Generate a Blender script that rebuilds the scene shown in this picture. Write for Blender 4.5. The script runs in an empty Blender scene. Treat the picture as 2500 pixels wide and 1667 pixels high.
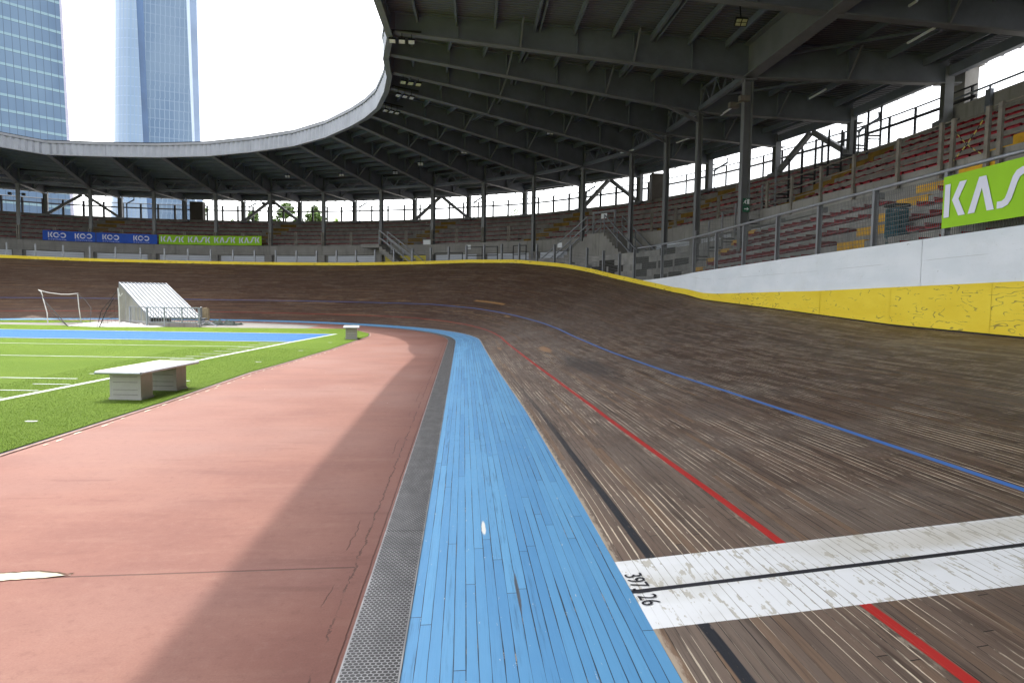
import bpy, math, random
import numpy as np
from mathutils import Vector, Matrix
from math import sin, cos, radians, sqrt, pi, floor, atan2, hypot
random.seed(7); rng = np.random.default_rng(5)
scene = bpy.context.scene

# ------------------------------------------------------------------ camera
EYE = 1.6
def cam_basis(yaw, pitch, roll):
    cy, sy, cp, sp = cos(yaw), sin(yaw), cos(pitch), sin(pitch)
    fw = Vector((sy*cp, cy*cp, -sp)); r0 = Vector((cy, -sy, 0)); u0 = r0.cross(fw)
    c, s = cos(roll), sin(roll)
    return fw, r0*c+u0*s, u0*c-r0*s
fw, rt, up = cam_basis(radians(4.1), radians(3.9), radians(0.8))
cd = bpy.data.cameras.new('camera'); cam = bpy.data.objects.new('camera', cd)
scene.collection.objects.link(cam)
cam.matrix_world = Matrix(((rt.x, up.x, -fw.x, 0), (rt.y, up.y, -fw.y, 0), (rt.z, up.z, -fw.z, EYE), (0, 0, 0, 1)))
cd.sensor_width = 36; cd.lens = 24.0; cd.clip_end = 3000; cd.clip_start = 0.05
scene.camera = cam
# ------------------------------------------------------------------ light
SUN = Vector((-1.1, 3.4, 9.15)).normalized()
sd = bpy.data.lights.new('sun', 'SUN'); sd.energy = 1.0; sd.angle = radians(0.8); sd.color = (1, .95, .87)
so = bpy.data.objects.new('sun', sd); scene.collection.objects.link(so)
so.rotation_euler = SUN.to_track_quat('Z', 'Y').to_euler()
w = bpy.data.worlds.new('World'); scene.world = w; w.use_nodes = True
wn = w.node_tree; bg = wn.nodes['Background']
sky = wn.nodes.new('ShaderNodeTexSky'); sky.sky_type = 'NISHITA'; sky.sun_disc = False
sky.sun_elevation = math.asin(SUN.z); sky.sun_rotation = atan2(SUN.x, SUN.y)
sky.air_density = 1.0; sky.dust_density = 3.5; sky.ozone_density = 1.0
hs = wn.nodes.new('ShaderNodeHueSaturation'); hs.inputs['Saturation'].default_value = 0.2
wn.links.new(sky.outputs[0], hs.inputs['Color']); wn.links.new(hs.outputs[0], bg.inputs[0])
bg.inputs[1].default_value = 0.15
scene.view_settings.view_transform = 'Standard'; scene.view_settings.look = 'None'
scene.view_settings.gamma = 1; scene.view_settings.use_curve_mapping = False
scene.view_settings.exposure = 2.2
scene.cycles.max_bounces = 6

# ------------------------------------------------------------------ helpers
COL = scene.collection
def tag(o, label=None, cat=None, group=None, kind=None):
    if label: o['label'] = label
    if cat: o['category'] = cat
    if group: o['group'] = group
    if kind: o['kind'] = kind
    return o
def empty(name, loc=(0, 0, 0), label=None, cat=None, group=None, kind=None):
    o = bpy.data.objects.new(name, None); COL.objects.link(o); o.location = loc
    o.empty_display_size = .2
    return tag(o, label, cat, group, kind)
class MB:
    def __init__(s): s.v = []; s.f = []; s.uv = []; s.mi = []
    def face(s, pts, uvs=None, mi=0):
        b = len(s.v); s.v += [tuple(p) for p in pts]; s.f.append(tuple(range(b, b+len(pts))))
        s.uv += list(uvs) if uvs else [(p[0], p[1]) for p in pts]; s.mi.append(mi)
    def hexa(s, p, mi=0):   # p: 8 corners, bottom 4 then top 4
        p = [Vector(q) for q in p]
        for q in ((0,3,2,1), (4,5,6,7), (0,1,5,4), (1,2,6,5), (2,3,7,6), (3,0,4,7)):
            a, b, c, d = [p[i] for i in q]
            w_ = (b-a).length; h_ = (d-a).length
            s.face((a, b, c, d), ((0, 0), (w_, 0), (w_, h_), (0, h_)), mi)
    def box(s, x0, x1, y0, y1, z0, z1, mi=0):
        s.hexa([(x0,y0,z0),(x1,y0,z0),(x1,y1,z0),(x0,y1,z0),(x0,y0,z1),(x1,y0,z1),(x1,y1,z1),(x0,y1,z1)], mi)
    def obox(s, c, dx, dy, dz, ax, ay=None, az=None, mi=0):  # centred oriented box, full sizes
        c = Vector(c); ax = Vector(ax).normalized(); az = Vector(az or (0, 0, 1)).normalized()
        ay = Vector(ay).normalized() if ay else az.cross(ax).normalized()
        X, Y, Z = ax*dx/2, ay*dy/2, az*dz/2
        s.hexa([c-X-Y-Z, c+X-Y-Z, c+X+Y-Z, c-X+Y-Z, c-X-Y+Z, c+X-Y+Z, c+X+Y+Z, c-X+Y+Z], mi)
    def bar(s, a, b, w_=.05, h_=.05, mi=0):
        a = Vector(a); b = Vector(b); d = b-a; L = d.length
        if L < 1e-6: return
        d /= L; upv = Vector((0, 0, 1)) if abs(d.z) < .98 else Vector((1, 0, 0))
        side = d.cross(upv).normalized(); u_ = side.cross(d)
        X, Y = side*w_/2, u_*h_/2
        s.hexa([a-X-Y, a+X-Y, b+X-Y, b-X-Y, a-X+Y, a+X+Y, b+X+Y, b-X+Y], mi)
    def tube(s, a, b, r, n=8, mi=0, r2=None):
        s.path([a, b], r, n, mi, r2)
    def path(s, pts, r, n=8, mi=0, r2=None):
        pts = [Vector(p) for p in pts]; rings = []
        for i, p in enumerate(pts):
            d = (pts[min(i+1, len(pts)-1)]-pts[max(i-1, 0)]).normalized()
            upv = Vector((0, 0, 1)) if abs(d.z) < .95 else Vector((1, 0, 0))
            x = d.cross(upv).normalized(); y = x.cross(d)
            rr = r if r2 is None else r+(r2-r)*i/(len(pts)-1)
            rings.append([p+x*rr*cos(2*pi*k/n)+y*rr*sin(2*pi*k/n) for k in range(n)])
        for a, b in zip(rings, rings[1:]):
            for k in range(n): s.face((a[k], a[(k+1) % n], b[(k+1) % n], b[k]), None, mi)
        s.face(rings[0][::-1], None, mi); s.face(rings[-1], None, mi)
    def prism(s, poly, ex, origin, ax, ay, mi=0):  # 2D poly in (ax, ay), extruded along vector ex
        o = Vector(origin); ax = Vector(ax); ay = Vector(ay); ex = Vector(ex)
        A = [o+ax*p[0]+ay*p[1] for p in poly]; B = [p+ex for p in A]
        s.face(A[::-1], None, mi); s.face(B, None, mi)
        for i in range(len(A)):
            j = (i+1) % len(A); s.face((A[i], A[j], B[j], B[i]), None, mi)
    def build(s, name, mats, parent=None, smooth=False, weld=False):
        me = bpy.data.meshes.new(name); me.from_pydata(s.v, [], s.f)
        uvl = me.uv_layers.new(name='UVMap'); uvl.data.foreach_set('uv', np.array(s.uv, dtype=np.float32).ravel())
        mats = mats if isinstance(mats, (list, tuple)) else [mats]
        for m in mats: me.materials.append(m)
        if len(mats) > 1: me.polygons.foreach_set('material_index', s.mi)
        if weld or smooth:
            import bmesh
            bm = bmesh.new(); bm.from_mesh(me); bmesh.ops.remove_doubles(bm, verts=bm.verts, dist=1e-4)
            bm.to_mesh(me); bm.free()
        if smooth: me.polygons.foreach_set('use_smooth', [True]*len(me.polygons))
        me.update()
        o = bpy.data.objects.new(name, me); COL.objects.link(o)
        if parent: o.parent = parent; o.matrix_parent_inverse = Matrix.Translation(-Vector(parent.location))
        return o
def loft(mb, A, B, uA=None, vA=0, vB=1, mi=0, flip=False):
    u = 0; us = [0]
    for i in range(1, len(A)): u += (Vector(A[i])-Vector(A[i-1])).length; us.append(u)
    if uA: us = uA
    for i in range(len(A)-1):
        q = (A[i], A[i+1], B[i+1], B[i]); uvq = ((us[i], vA), (us[i+1], vA), (us[i+1], vB), (us[i], vB))
        if flip: q = q[::-1]; uvq = uvq[::-1]
        mb.face(q, uvq, mi)

# ------------------------------------------------------------------ node helpers
class NT:
    def __init__(s, name, rough=.6, spec=.3, metal=0.):
        s.m = bpy.data.materials.new(name); s.m.use_nodes = True; s.nt = s.m.node_tree
        s.b = s.nt.nodes['Principled BSDF']; s.b.inputs['Roughness'].default_value = rough
        s.b.inputs['Specular IOR Level'].default_value = spec; s.b.inputs['Metallic'].default_value = metal
        s._uv = None
    def _in(s, sock, x):
        if isinstance(x, (int, float)): sock.default_value = x
        elif isinstance(x, (tuple, list)):
            sock.default_value = tuple(x)+((1,) if len(x) == 3 and len(sock.default_value) == 4 else ())
        else: s.nt.links.new(x, sock)
    def M(s, op, a, b=0., c=0., clamp=False):
        n = s.nt.nodes.new('ShaderNodeMath'); n.operation = op; n.use_clamp = clamp
        s._in(n.inputs[0], a); s._in(n.inputs[1], b)
        if op in ('MULTIPLY_ADD', 'SMOOTH_MIN', 'COMPARE', 'WRAP'): s._in(n.inputs[2], c)
        return n.outputs[0]
    def uv(s):
        if not s._uv:
            t = s.nt.nodes.new('ShaderNodeUVMap'); t.uv_map = 'UVMap'
            x = s.nt.nodes.new('ShaderNodeSeparateXYZ'); s.nt.links.new(t.outputs[0], x.inputs[0]); s._uv = (x.outputs[0], x.outputs[1])
        return s._uv
    def pos(s, obj=False):
        if obj: g = s.nt.nodes.new('ShaderNodeTexCoord'); o = g.outputs['Object']
        else: g = s.nt.nodes.new('ShaderNodeNewGeometry'); o = g.outputs['Position']
        x = s.nt.nodes.new('ShaderNodeSeparateXYZ'); s.nt.links.new(o, x.inputs[0]); return x.outputs[0], x.outputs[1], x.outputs[2]
    def vec(s, x, y=0., z=0.):
        n = s.nt.nodes.new('ShaderNodeCombineXYZ'); s._in(n.inputs[0], x); s._in(n.inputs[1], y); s._in(n.inputs[2], z); return n.outputs[0]
    def noise(s, v, scale=1., detail=3., rough=.5, col=False):
        n = s.nt.nodes.new('ShaderNodeTexNoise'); s.nt.links.new(v, n.inputs['Vector'])
        n.inputs['Scale'].default_value = scale; n.inputs['Detail'].default_value = detail; n.inputs['Roughness'].default_value = rough
        return n.outputs['Color' if col else 'Fac']
    def white(s, v):
        n = s.nt.nodes.new('ShaderNodeTexWhiteNoise'); s.nt.links.new(v, n.inputs['Vector']); return n.outputs['Value']
    def vor(s, v, scale=1., feat='F1', out='Distance'):
        n = s.nt.nodes.new('ShaderNodeTexVoronoi'); n.feature = feat; s.nt.links.new(v, n.inputs['Vector']); n.inputs['Scale'].default_value = scale; return n.outputs[out]
    def step(s, x, a, b):  # smooth 0..1 from a to b
        n = s.nt.nodes.new('ShaderNodeMapRange'); n.interpolation_type = 'SMOOTHSTEP'
        s._in(n.inputs[0], x)
        if a > b:
            n.inputs[1].default_value = b; n.inputs[2].default_value = a; n.inputs[3].default_value = 1; n.inputs[4].default_value = 0
        else:
            n.inputs[1].default_value = a; n.inputs[2].default_value = b
        return n.outputs[0]
    def band(s, x, c, hw, soft=.2):  # 1 inside |x-c|<hw
        return s.step(s.M('ABSOLUTE', s.M('SUBTRACT', x, c)), hw*(1+soft), hw*(1-soft))
    def mix(s, f, a, b, mode='MIX'):
        n = s.nt.nodes.new('ShaderNodeMix'); n.data_type = 'RGBA'; n.blend_type = mode
        s._in(n.inputs[0], f); s._in(n.inputs[6], a); s._in(n.inputs[7], b); return n.outputs[2]
    def curve(s, x, pts, lo, hi, ylo, yhi):  # piecewise linear function via float curve
        n = s.nt.nodes.new('ShaderNodeFloatCurve'); c = n.mapping.curves[0]
        P = [((a-lo)/(hi-lo), (b-ylo)/(yhi-ylo)) for a, b in pts]
        c.points[0].location = P[0]; c.points[1].location = P[-1]
        for p in P[1:-1]: c.points.new(*p)
        for p in c.points: p.handle_type = 'VECTOR'
        n.mapping.update()
        s.nt.links.new(s.M('MULTIPLY_ADD', x, 1/(hi-lo), -lo/(hi-lo)), n.inputs[1])
        return s.M('MULTIPLY_ADD', n.outputs[0], yhi-ylo, ylo)
    def color(s, c): s._in(s.b.inputs['Base Color'], c); return s
    def rough(s, c): s._in(s.b.inputs['Roughness'], c); return s
    def bump(s, h_, strength=.5, dist=.01):
        n = s.nt.nodes.new('ShaderNodeBump'); n.inputs['Strength'].default_value = strength; n.inputs['Distance'].default_value = dist
        s.nt.links.new(h_, n.inputs['Height']); s.nt.links.new(n.outputs[0], s.b.inputs['Normal']); return s
def rgb(r, g, b):  # sRGB 0..255 to linear
    return tuple(((c/255)/12.92 if c/255 <= .04045 else ((c/255+.055)/1.055)**2.4) for c in (r, g, b))
def simple(name, c, rough=.6, metal=0., var=.15, scale=3., spec=.3, bump=0.):
    n = NT(name, rough, spec, metal); x, y, z = n.pos(); v = n.vec(x, y, z)
    f = n.noise(v, scale, 4., .6); k = n.step(f, .25, .75)
    n.color(n.mix(k, tuple(a*(1-var) for a in c), tuple(min(1, a*(1+var)) for a in c)))
    if bump: n.bump(n.noise(v, scale*8, 3.), bump, .01)
    return n.m

# ------------------------------------------------------------------ plan of the track
R_IN = 15.; YS = 23.; CX = -.25-R_IN
def lerp(x, a, b): return float(np.interp(x, a, b))
def frame(t):
    if t <= YS: return Vector((-.25, t)), Vector((1, 0))
    a = (t-YS)/R_IN
    if a > pi: return Vector((CX-R_IN, YS-(t-YS-pi*R_IN))), Vector((-1, 0))
    n = Vector((cos(a), sin(a))); return Vector((CX, YS))+n*R_IN, n
def sym(t):
    te = YS+pi*R_IN
    return t if t < YS+pi*R_IN/2 else 2*(YS+pi*R_IN/2)-t
def bw(t): return lerp(sym(t), [0,5,9.2,14.7,20,25,30,40,60], [1.16,1.15,1.10,.95,.86,.80,.78,.75,.75])
def sm(t): return sin(radians(lerp(sym(t), [4,9.2,12,15.9,21.5,23.9,25.7,27.2,28.7,30,32.5,35,41,52], [8.2,8.3,8.7,10.1,11.9,13.9,16.3,18.7,21.7,23.9,26.6,27.4,26.7,26.8])))
def sb(t): return sin(radians(lerp(sym(t), [4,6.5,10.5,15.7,20,24,26.3,28,30.8,34,41,50], [7.8,7.2,6.2,6.2,7.5,9.5,12.2,15,19.4,22.4,22.7,22.5])))
def track_pt(t, l, dz=0.):
    c, n = frame(t); S = sm(t); B = sb(t); c1 = (S-B)/4.5; c0 = B-2.7*c1; s = c0+c1*l
    q = c+n*(bw(t)+l*sqrt(1-s*s)); return Vector((q.x, q.y, .04+l*s+dz))
def inner_pt(t, off=0., z=0.):
    c, n = frame(t); q = c+n*off; return Vector((q.x, q.y, z))
RIML = 7.2
TS = [t for t in np.concatenate([np.arange(-26, 20, 1.), np.arange(20, 80, .5), np.arange(80, 106, 2.)])]

# ------------------------------------------------------------------ materials
def plank_mat(kind):
    n = NT(kind+'_boards', .62, .35); u, v = n.uv(); W = .05
    if kind == 'blue': W = .055
    pid = n.M('FLOOR', n.M('DIVIDE', v, W)); fr = n.M('FRACT', n.M('DIVIDE', v, W))
    r1 = n.white(n.vec(pid, 3.7))
    useg = n.M('ADD', n.M('DIVIDE', u, 3.1), n.M('MULTIPLY', r1, 7.3)); sid = n.M('FLOOR', useg); fs = n.M('FRACT', useg)
    r2 = n.white(n.vec(pid, sid, 1.)); r3 = n.white(n.vec(pid, sid, 9.))
    edge = n.M('ABSOLUTE', n.M('SUBTRACT', fr, .5))
    gn = n.noise(n.vec(n.M('MULTIPLY', u, .9), n.M('MULTIPLY', pid, 2.3)), 1.1, 3.)       # gap width varies along plank
    gapw = n.M('MULTIPLY_ADD', n.step(gn, .42, .68), -.06, .49)
    gap = n.M('MULTIPLY', n.M('GREATER_THAN', edge, gapw), 1.)
    endg = n.M('LESS_THAN', fs, .0018)
    dark = n.M('MAXIMUM', gap, endg)
    grain = n.noise(n.vec(n.M('MULTIPLY', u, 3.), n.M('MULTIPLY', v, 160.), n.M('MULTIPLY', r2, 40.)), 1., 4., .65)
    blot = n.noise(n.vec(u, n.M('MULTIPLY', v, 1.6)), .55, 5., .6)
    fine = n.noise(n.vec(n.M('MULTIPLY', u, 6.), n.M('MULTIPLY', v, 30.)), 1.3, 4., .7)
    if kind == 'brown':
        base = n.mix(r2, (.062,.041,.032), (.150,.107,.084))
        base = n.mix(n.M('MULTIPLY', n.step(blot, .42, .62), .75), base, (.15,.132,.12))     # greyed wear
        base = n.mix(n.M('MULTIPLY', n.step(n.M('ADD', u, n.M('MULTIPLY', blot, 6.)), 26., 35.), .85), base, n.mix(r2, (.050,.027,.019), (.074,.044,.033)))
        base = n.mix(n.M('MULTIPLY', n.step(r3, .86, .96), n.step(blot, .3, .55)), base, (.17,.105,.06))
        # brighter toward the inner lanes of the straight where the wood is bleached
        wear = n.M('MULTIPLY', n.step(u, 30., 16.), n.step(v, 3.2, .6))
        base = n.mix(n.M('MULTIPLY', wear, .35), base, (.2,.175,.158))
        base = n.mix(n.M('MULTIPLY', n.step(v, 2.6, 3.6), .45), base, (.085,.056,.042))
        base = n.mix(n.M('MULTIPLY', n.step(grain, .55, .75), .4), base, (.26,.22,.18))
        mid = n.noise(n.vec(n.M('MULTIPLY', u, .8), n.M('MULTIPLY', v, 26.), n.M('MULTIPLY', r1, 9.)), 1., 4., .65)
        nearf = n.M('MULTIPLY_ADD', n.step(u, 24., 8.), .85, .15)
        base = n.mix(n.M('MULTIPLY', n.M('MULTIPLY', n.step(mid, .52, .68), nearf), .35), base, (.19,.145,.115)); base = n.mix(n.M('MULTIPLY', n.M('MULTIPLY', n.step(mid, .48, .32), nearf), .55), base, (.035,.024,.02))
        base = n.mix(n.M('MULTIPLY', n.step(grain, .45, .25), .5), base, (.026,.017,.014))
        cw = n.noise(n.vec(n.M('MULTIPLY', u, .75), n.M('MULTIPLY', pid, 5.1)), 1.1, 5., .6)
        zone = n.noise(n.vec(n.M('MULTIPLY', u, .35), n.M('MULTIPLY', v, .8)), 1., 2.)
        cream = n.M('MULTIPLY', n.M('GREATER_THAN', edge, n.M('MULTIPLY_ADD', fine, .12, .36)), n.M('MULTIPLY', n.step(cw, .50, .56), n.step(n.M('ADD', zone, n.M('MULTIPLY', n.step(v, 2.8, 3.4), .14)), .36, .54)))
        chips = n.M('MULTIPLY', n.step(n.noise(n.vec(n.M('MULTIPLY', u, 9.), n.M('MULTIPLY', v, 55.)), 1., 4., .7), .665, .72), n.step(zone, .42, .6))
        base = n.mix(1., base, (1.04,.93,.84), 'MULTIPLY')
        base = n.mix(dark, base, (.012,.009,.008))
        base = n.mix(n.M('MULTIPLY', n.M('MULTIPLY', n.M('MAXIMUM', cream, chips), n.M('MULTIPLY_ADD', n.step(u, 26., 12.), .6, .4)), .9), base, (.72,.62,.47))
        # bare strip next to the blue band
        ragged = n.M('ADD', v, n.M('MULTIPLY', n.M('SUBTRACT', fine, .5), .09))
        strip = n.M('MULTIPLY', n.step(ragged, .035, .012), n.step(u, 34., 28.))
        base = n.mix(n.M('MULTIPLY', strip, .8), base, (.42,.35,.27))
        rag = n.M('MULTIPLY', n.M('SUBTRACT', grain, .5), .01)
        # painted lines: black datum, red, blue
        lb = n.curve(u, [(-30,.25),(2.5,.25),(4,.21),(6,.19),(11,.17),(60,.17)], -30, 60, 0, 2)
        lr = n.curve(u, [(-30,1.02),(2.3,1.02),(4,.975),(5.4,.94),(8,.885),(15,.85),(22,.74),(24.5,.76),(28.9,.98),(32.5,1.06),(60,.98)], -30, 60, 0, 2)
        worn = n.step(fine, .72, .6)
        base = n.mix(n.M('MULTIPLY', n.M('MULTIPLY', n.band(n.M('ADD', v, rag), lb, .028, .15), worn), n.step(u, 15., 5.)), base, (.018,.02,.026))
        base = n.mix(n.M('MULTIPLY', n.band(n.M('ADD', v, rag), lr, .027, .12), n.M('MULTIPLY_ADD', n.step(u, 36., 16.), .45, .5)), base, (.42,.018,.016))
        base = n.mix(n.M('MULTIPLY', n.band(v, 2.7, .026, .12), n.M('MULTIPLY_ADD', n.step(u, 38., 24.), .45, .5)), base, (.045,.18,.55))
        # bare wood lip beside the red line
        lip = n.M('MULTIPLY', n.band(v, n.M('SUBTRACT', lr, .045), .014, .5), n.step(cw, .48, .58))
        base = n.mix(n.M('MULTIPLY', lip, n.M('MULTIPLY', n.M('MULTIPLY', n.step(u, 20., 12.), n.step(fine, .45, .58)), .6)), base, (.40,.33,.25))
        # pale orange worn patches
        for (pu, pv, ru, rv, k) in ((17.7,1.5,1.1,.16,.8),(19.3,.4,.7,.06,.5),(28.07,2.46,.35,.06,.8)):
            dd = n.M('SQRT', n.M('ADD', n.M('POWER', n.M('DIVIDE', n.M('SUBTRACT', u, pu), ru), 2.), n.M('POWER', n.M('DIVIDE', n.M('SUBTRACT', v, pv), rv), 2.)))
            base = n.mix(n.M('MULTIPLY', n.step(n.M('ADD', dd, n.M('MULTIPLY', fine, .6)), 1.3, .8), k), base, (.36,.2,.1))
        bar_ = n.M('MULTIPLY', n.band(n.M('ADD', v, n.M('MULTIPLY', n.M('SUBTRACT', fine, .5), .1)), 3.46, .07, .3), n.band(u, 30.8, 1., .1))
        base = n.mix(n.M('MULTIPLY', bar_, .75), base, (.4,.21,.07))
        dd = n.M('SQRT', n.M('ADD', n.M('POWER', n.M('DIVIDE', n.M('SUBTRACT', u, 13.8), 3.2), 2.), n.M('POWER', n.M('DIVIDE', n.M('SUBTRACT', v, 1.75), .45), 2.)))
        base = n.mix(n.M('MULTIPLY', n.step(n.M('ADD', dd, blot), 1.5, .9), .55), base, (.042,.04,.042))
        # white finish band with black datum line
        e0 = n.M('ADD', u, n.M('MULTIPLY', v, .065)); lo = n.M('ADD', e0, n.M('MULTIPLY', rag, .8))
        white = n.M('MULTIPLY', n.M('GREATER_THAN', lo, 3.06), n.M('LESS_THAN', n.M('ADD', u, n.M('MULTIPLY', v, .08)), 3.87))
        flake = n.step(n.noise(n.vec(n.M('MULTIPLY', u, 3.2), n.M('MULTIPLY', v, 9.), n.M('MULTIPLY', pid, .6)), 2.1, 4., .62), .57, .6)
        wcol = n.mix(n.step(n.noise(n.vec(n.M('MULTIPLY', u, 2.), v), 1.2, 3.), .45, .7), (.78,.79,.80), (.66,.66,.64))
        cream_z = n.M('MULTIPLY', n.band(n.M('ADD', u, n.M('MULTIPLY', v, .1)), 3.76, .13, .5), n.step(v, .6, 1.9))
        wcol = n.mix(n.M('MULTIPLY', cream_z, .55), wcol, (.55,.5,.4))
        wcol = n.mix(n.M('MULTIPLY', flake, .8), wcol, (.46,.43,.36))
        wcol = n.mix(n.M('MULTIPLY', n.M('GREATER_THAN', edge, .455), n.step(cw, .40, .58)), wcol, (.2,.18,.13))
        wcol = n.mix(n.M('MULTIPLY', n.M('LESS_THAN', n.M('ABSOLUTE', n.M('SUBTRACT', e0, 3.465)), .0215), n.step(fine, .8, .72)), wcol, (.02,.02,.026))
        base = n.mix(white, base, wcol)
    else:
        base = n.mix(r2, (.082,.255,.485), (.118,.33,.565))
        base = n.mix(n.M('MULTIPLY', n.step(blot, .4, .7), .35), base, (.14,.35,.57))
        base = n.mix(n.M('MULTIPLY', n.step(grain, .55, .8), .25), base, (.055,.17,.33))
        soil = n.M('MULTIPLY', n.step(r3, .75, .95), n.step(n.noise(n.vec(n.M('MULTIPLY', u, 2.), n.M('MULTIPLY', v, 50.)), 1., 4., .7), .5, .7))
        base = n.mix(n.M('MULTIPLY', soil, .6), base, (.035,.10,.19))
        base = n.mix(n.M('MULTIPLY', n.step(n.noise(n.vec(n.M('MULTIPLY', u, 1.5), n.M('MULTIPLY', v, 70.), r2), 1., 4., .7), .55, .75), .35), base, (.04,.13,.26))
        base = n.mix(n.M('MULTIPLY', n.M('MAXIMUM', dark, n.M('MULTIPLY', n.M('GREATER_THAN', edge, n.M('MULTIPLY_ADD', n.step(gn, .55, .7), -.09, .5)), 1.)), .92), base, (.018,.03,.045))
        chip = n.step(n.noise(n.vec(n.M('MULTIPLY', u, 2.2), n.M('MULTIPLY', v, 9.)), 3.3, 5., .75), .655, .69)
        base = n.mix(n.M('MULTIPLY', chip, .85), base, (.62,.6,.54))
        sliver = n.M('MULTIPLY', n.M('MULTIPLY', n.M('GREATER_THAN', edge, .44), n.step(gn, .6, .68)), n.step(fine, .52, .6))
        base = n.mix(n.M('MULTIPLY', sliver, .8), base, (.5,.42,.3))
        for (pu, pv, ru, rv) in ((4.55,.40,.14,.016),):
            dd = n.M('SQRT', n.M('ADD', n.M('POWER', n.M('DIVIDE', n.M('SUBTRACT', u, pu), ru), 2.), n.M('POWER', n.M('DIVIDE', n.M('SUBTRACT', v, pv), rv), 2.)))
            base = n.mix(n.step(n.M('ADD', dd, n.M('MULTIPLY', fine, .9)), 1.5, 1.2), base, (.7,.7,.66))
        dd = n.M('SQRT', n.M('ADD', n.M('POWER', n.M('DIVIDE', n.M('SUBTRACT', u, 3.55), .3), 2.), n.M('POWER', n.M('DIVIDE', n.M('SUBTRACT', v, .553), .012), 2.)))
        base = n.mix(n.M('MULTIPLY', n.step(n.M('ADD', dd, n.M('MULTIPLY', fine, .8)), 1.4, 1.), .85), base, (.07,.06,.055))
    n.color(base)
    n.rough(n.M('MULTIPLY_ADD', fine, .3, .4))
    hgt = n.M('SUBTRACT', n.M('ADD', n.M('MULTIPLY', grain, .25), n.M('MULTIPLY', r2, .3)), n.M('MULTIPLY', dark, 1.2))
    n.bump(hgt, .55, .004)
    return n.m
M_BROWN = plank_mat('brown'); M_BLUE = plank_mat('blue')

def apron_mat():
    n = NT('red_concrete', .8, .25); x, y, z = n.pos(); v = n.vec(x, y, 0.)
    a = n.noise(n.vec(x, n.M('MULTIPLY', y, 1.3)), .9, 4., .55); b = n.noise(v, .35, 3.); f = n.noise(v, 90., 3., .7)
    streak = n.noise(n.vec(n.M('MULTIPLY', x, .5), n.M('MULTIPLY', y, 3.)), 1.6, 4., .6)
    c = n.mix(n.step(a, .3, .72), (.158,.064,.048), (.205,.094,.071))
    c = n.mix(n.M('MULTIPLY', n.step(b, .4, .65), .6), c, (.225,.124,.103))
    c = n.mix(n.M('MULTIPLY', n.step(streak, .52, .72), .35), c, (.235,.125,.093))
    c = n.mix(n.M('MULTIPLY', n.step(streak, .42, .28), .4), c, (.115,.043,.033))
    g2 = n.noise(v, 14., 5., .75)
    c = n.mix(n.M('MULTIPLY', n.step(g2, .5, .72), .3), c, (.235,.135,.105)); c = n.mix(n.M('MULTIPLY', n.step(g2, .48, .3), .3), c, (.10,.038,.03))
    c = n.mix(n.M('MULTIPLY', n.step(f, .35, .7), .22), c, (.085,.04,.032))
    # darker, rougher margin by the drain
    mar = n.step(n.M('ADD', x, n.M('MULTIPLY', n.M('SUBTRACT', a, .5), .3)), -1.0, -.6)
    mar = n.M('MULTIPLY', mar, n.M('LESS_THAN', x, -.5))
    c = n.mix(n.M('MULTIPLY', mar, .3), c, (.10,.036,.028))
    wob = n.M('SUBTRACT', n.noise(n.vec(0., y), 4., 5., .75), .5); wob2 = n.M('SUBTRACT', n.noise(n.vec(3., y), 1.5, 4., .8), .5)
    near = n.M('LESS_THAN', y, 22.)
    brk = n.step(n.noise(n.vec(y, 11.), 2.2, 3.), .36, .5)
    wide = n.M('MULTIPLY_ADD', n.step(n.noise(n.vec(n.M('MULTIPLY', x, 6.), y), 9., 4., .8), .4, .7), .011, .0015)
    c1 = n.M('MULTIPLY', n.M('MULTIPLY', n.M('LESS_THAN', n.M('ABSOLUTE', n.M('SUBTRACT', x, n.M('MULTIPLY_ADD', wob, .10, -.62))), wide), brk), near)
    c2 = n.M('MULTIPLY', n.band(x, n.M('MULTIPLY_ADD', wob2, .12, -.70), .003, .6), n.M('MULTIPLY', near, n.step(n.noise(n.vec(y, 0.), .8, 2.), .5, .55)))
    wob3 = n.M('SUBTRACT', n.noise(n.vec(x, 7.), 6., 4., .7), .5)
    yj = n.M('ADD', n.M('MULTIPLY_ADD', x, .05, 3.978), n.M('MULTIPLY', wob3, .014))
    j1 = n.M('MULTIPLY', n.band(y, yj, .008, .4), n.M('LESS_THAN', x, -.62))
    j2 = n.M('MULTIPLY', n.band(y, 8.25, .004, .6), .4); j3 = n.M('MULTIPLY', n.band(y, 12.4, .005, .6), .35)
    edge = n.M('MULTIPLY', n.band(x, n.M('MULTIPLY_ADD', wob, .02, -.53), .004, .5), near)
    dk = n.M('MAXIMUM', n.M('MAXIMUM', c1, c2), n.M('MAXIMUM', j1, n.M('MAXIMUM', j2, n.M('MAXIMUM', j3, edge))))
    c = n.mix(n.M('MULTIPLY', dk, .85), c, (.06,.025,.02))
    pits = n.step(n.vor(v, 9.), .035, .02); pits = n.M('MULTIPLY', pits, n.step(n.noise(v, 1.3, 2.), .5, .6))
    c = n.mix(n.M('MULTIPLY', pits, .8), c, (.07,.03,.025))
    wh = n.M('MULTIPLY', n.step(n.vor(n.vec(x, y, 5.), 2.3), .022, .012), 1.)
    c = n.mix(n.M('MULTIPLY', wh, .7), c, (.65,.58,.52))
    n.color(c); n.rough(n.M('MULTIPLY_ADD', a, .2, .62))
    n.bump(n.M('SUBTRACT', n.M('ADD', n.M('MULTIPLY', f, .4), n.M('MULTIPLY', a, .6)), n.M('MULTIPLY', dk, 2.)), .45, .006)
    return n.m
M_APRON = apron_mat()
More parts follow.
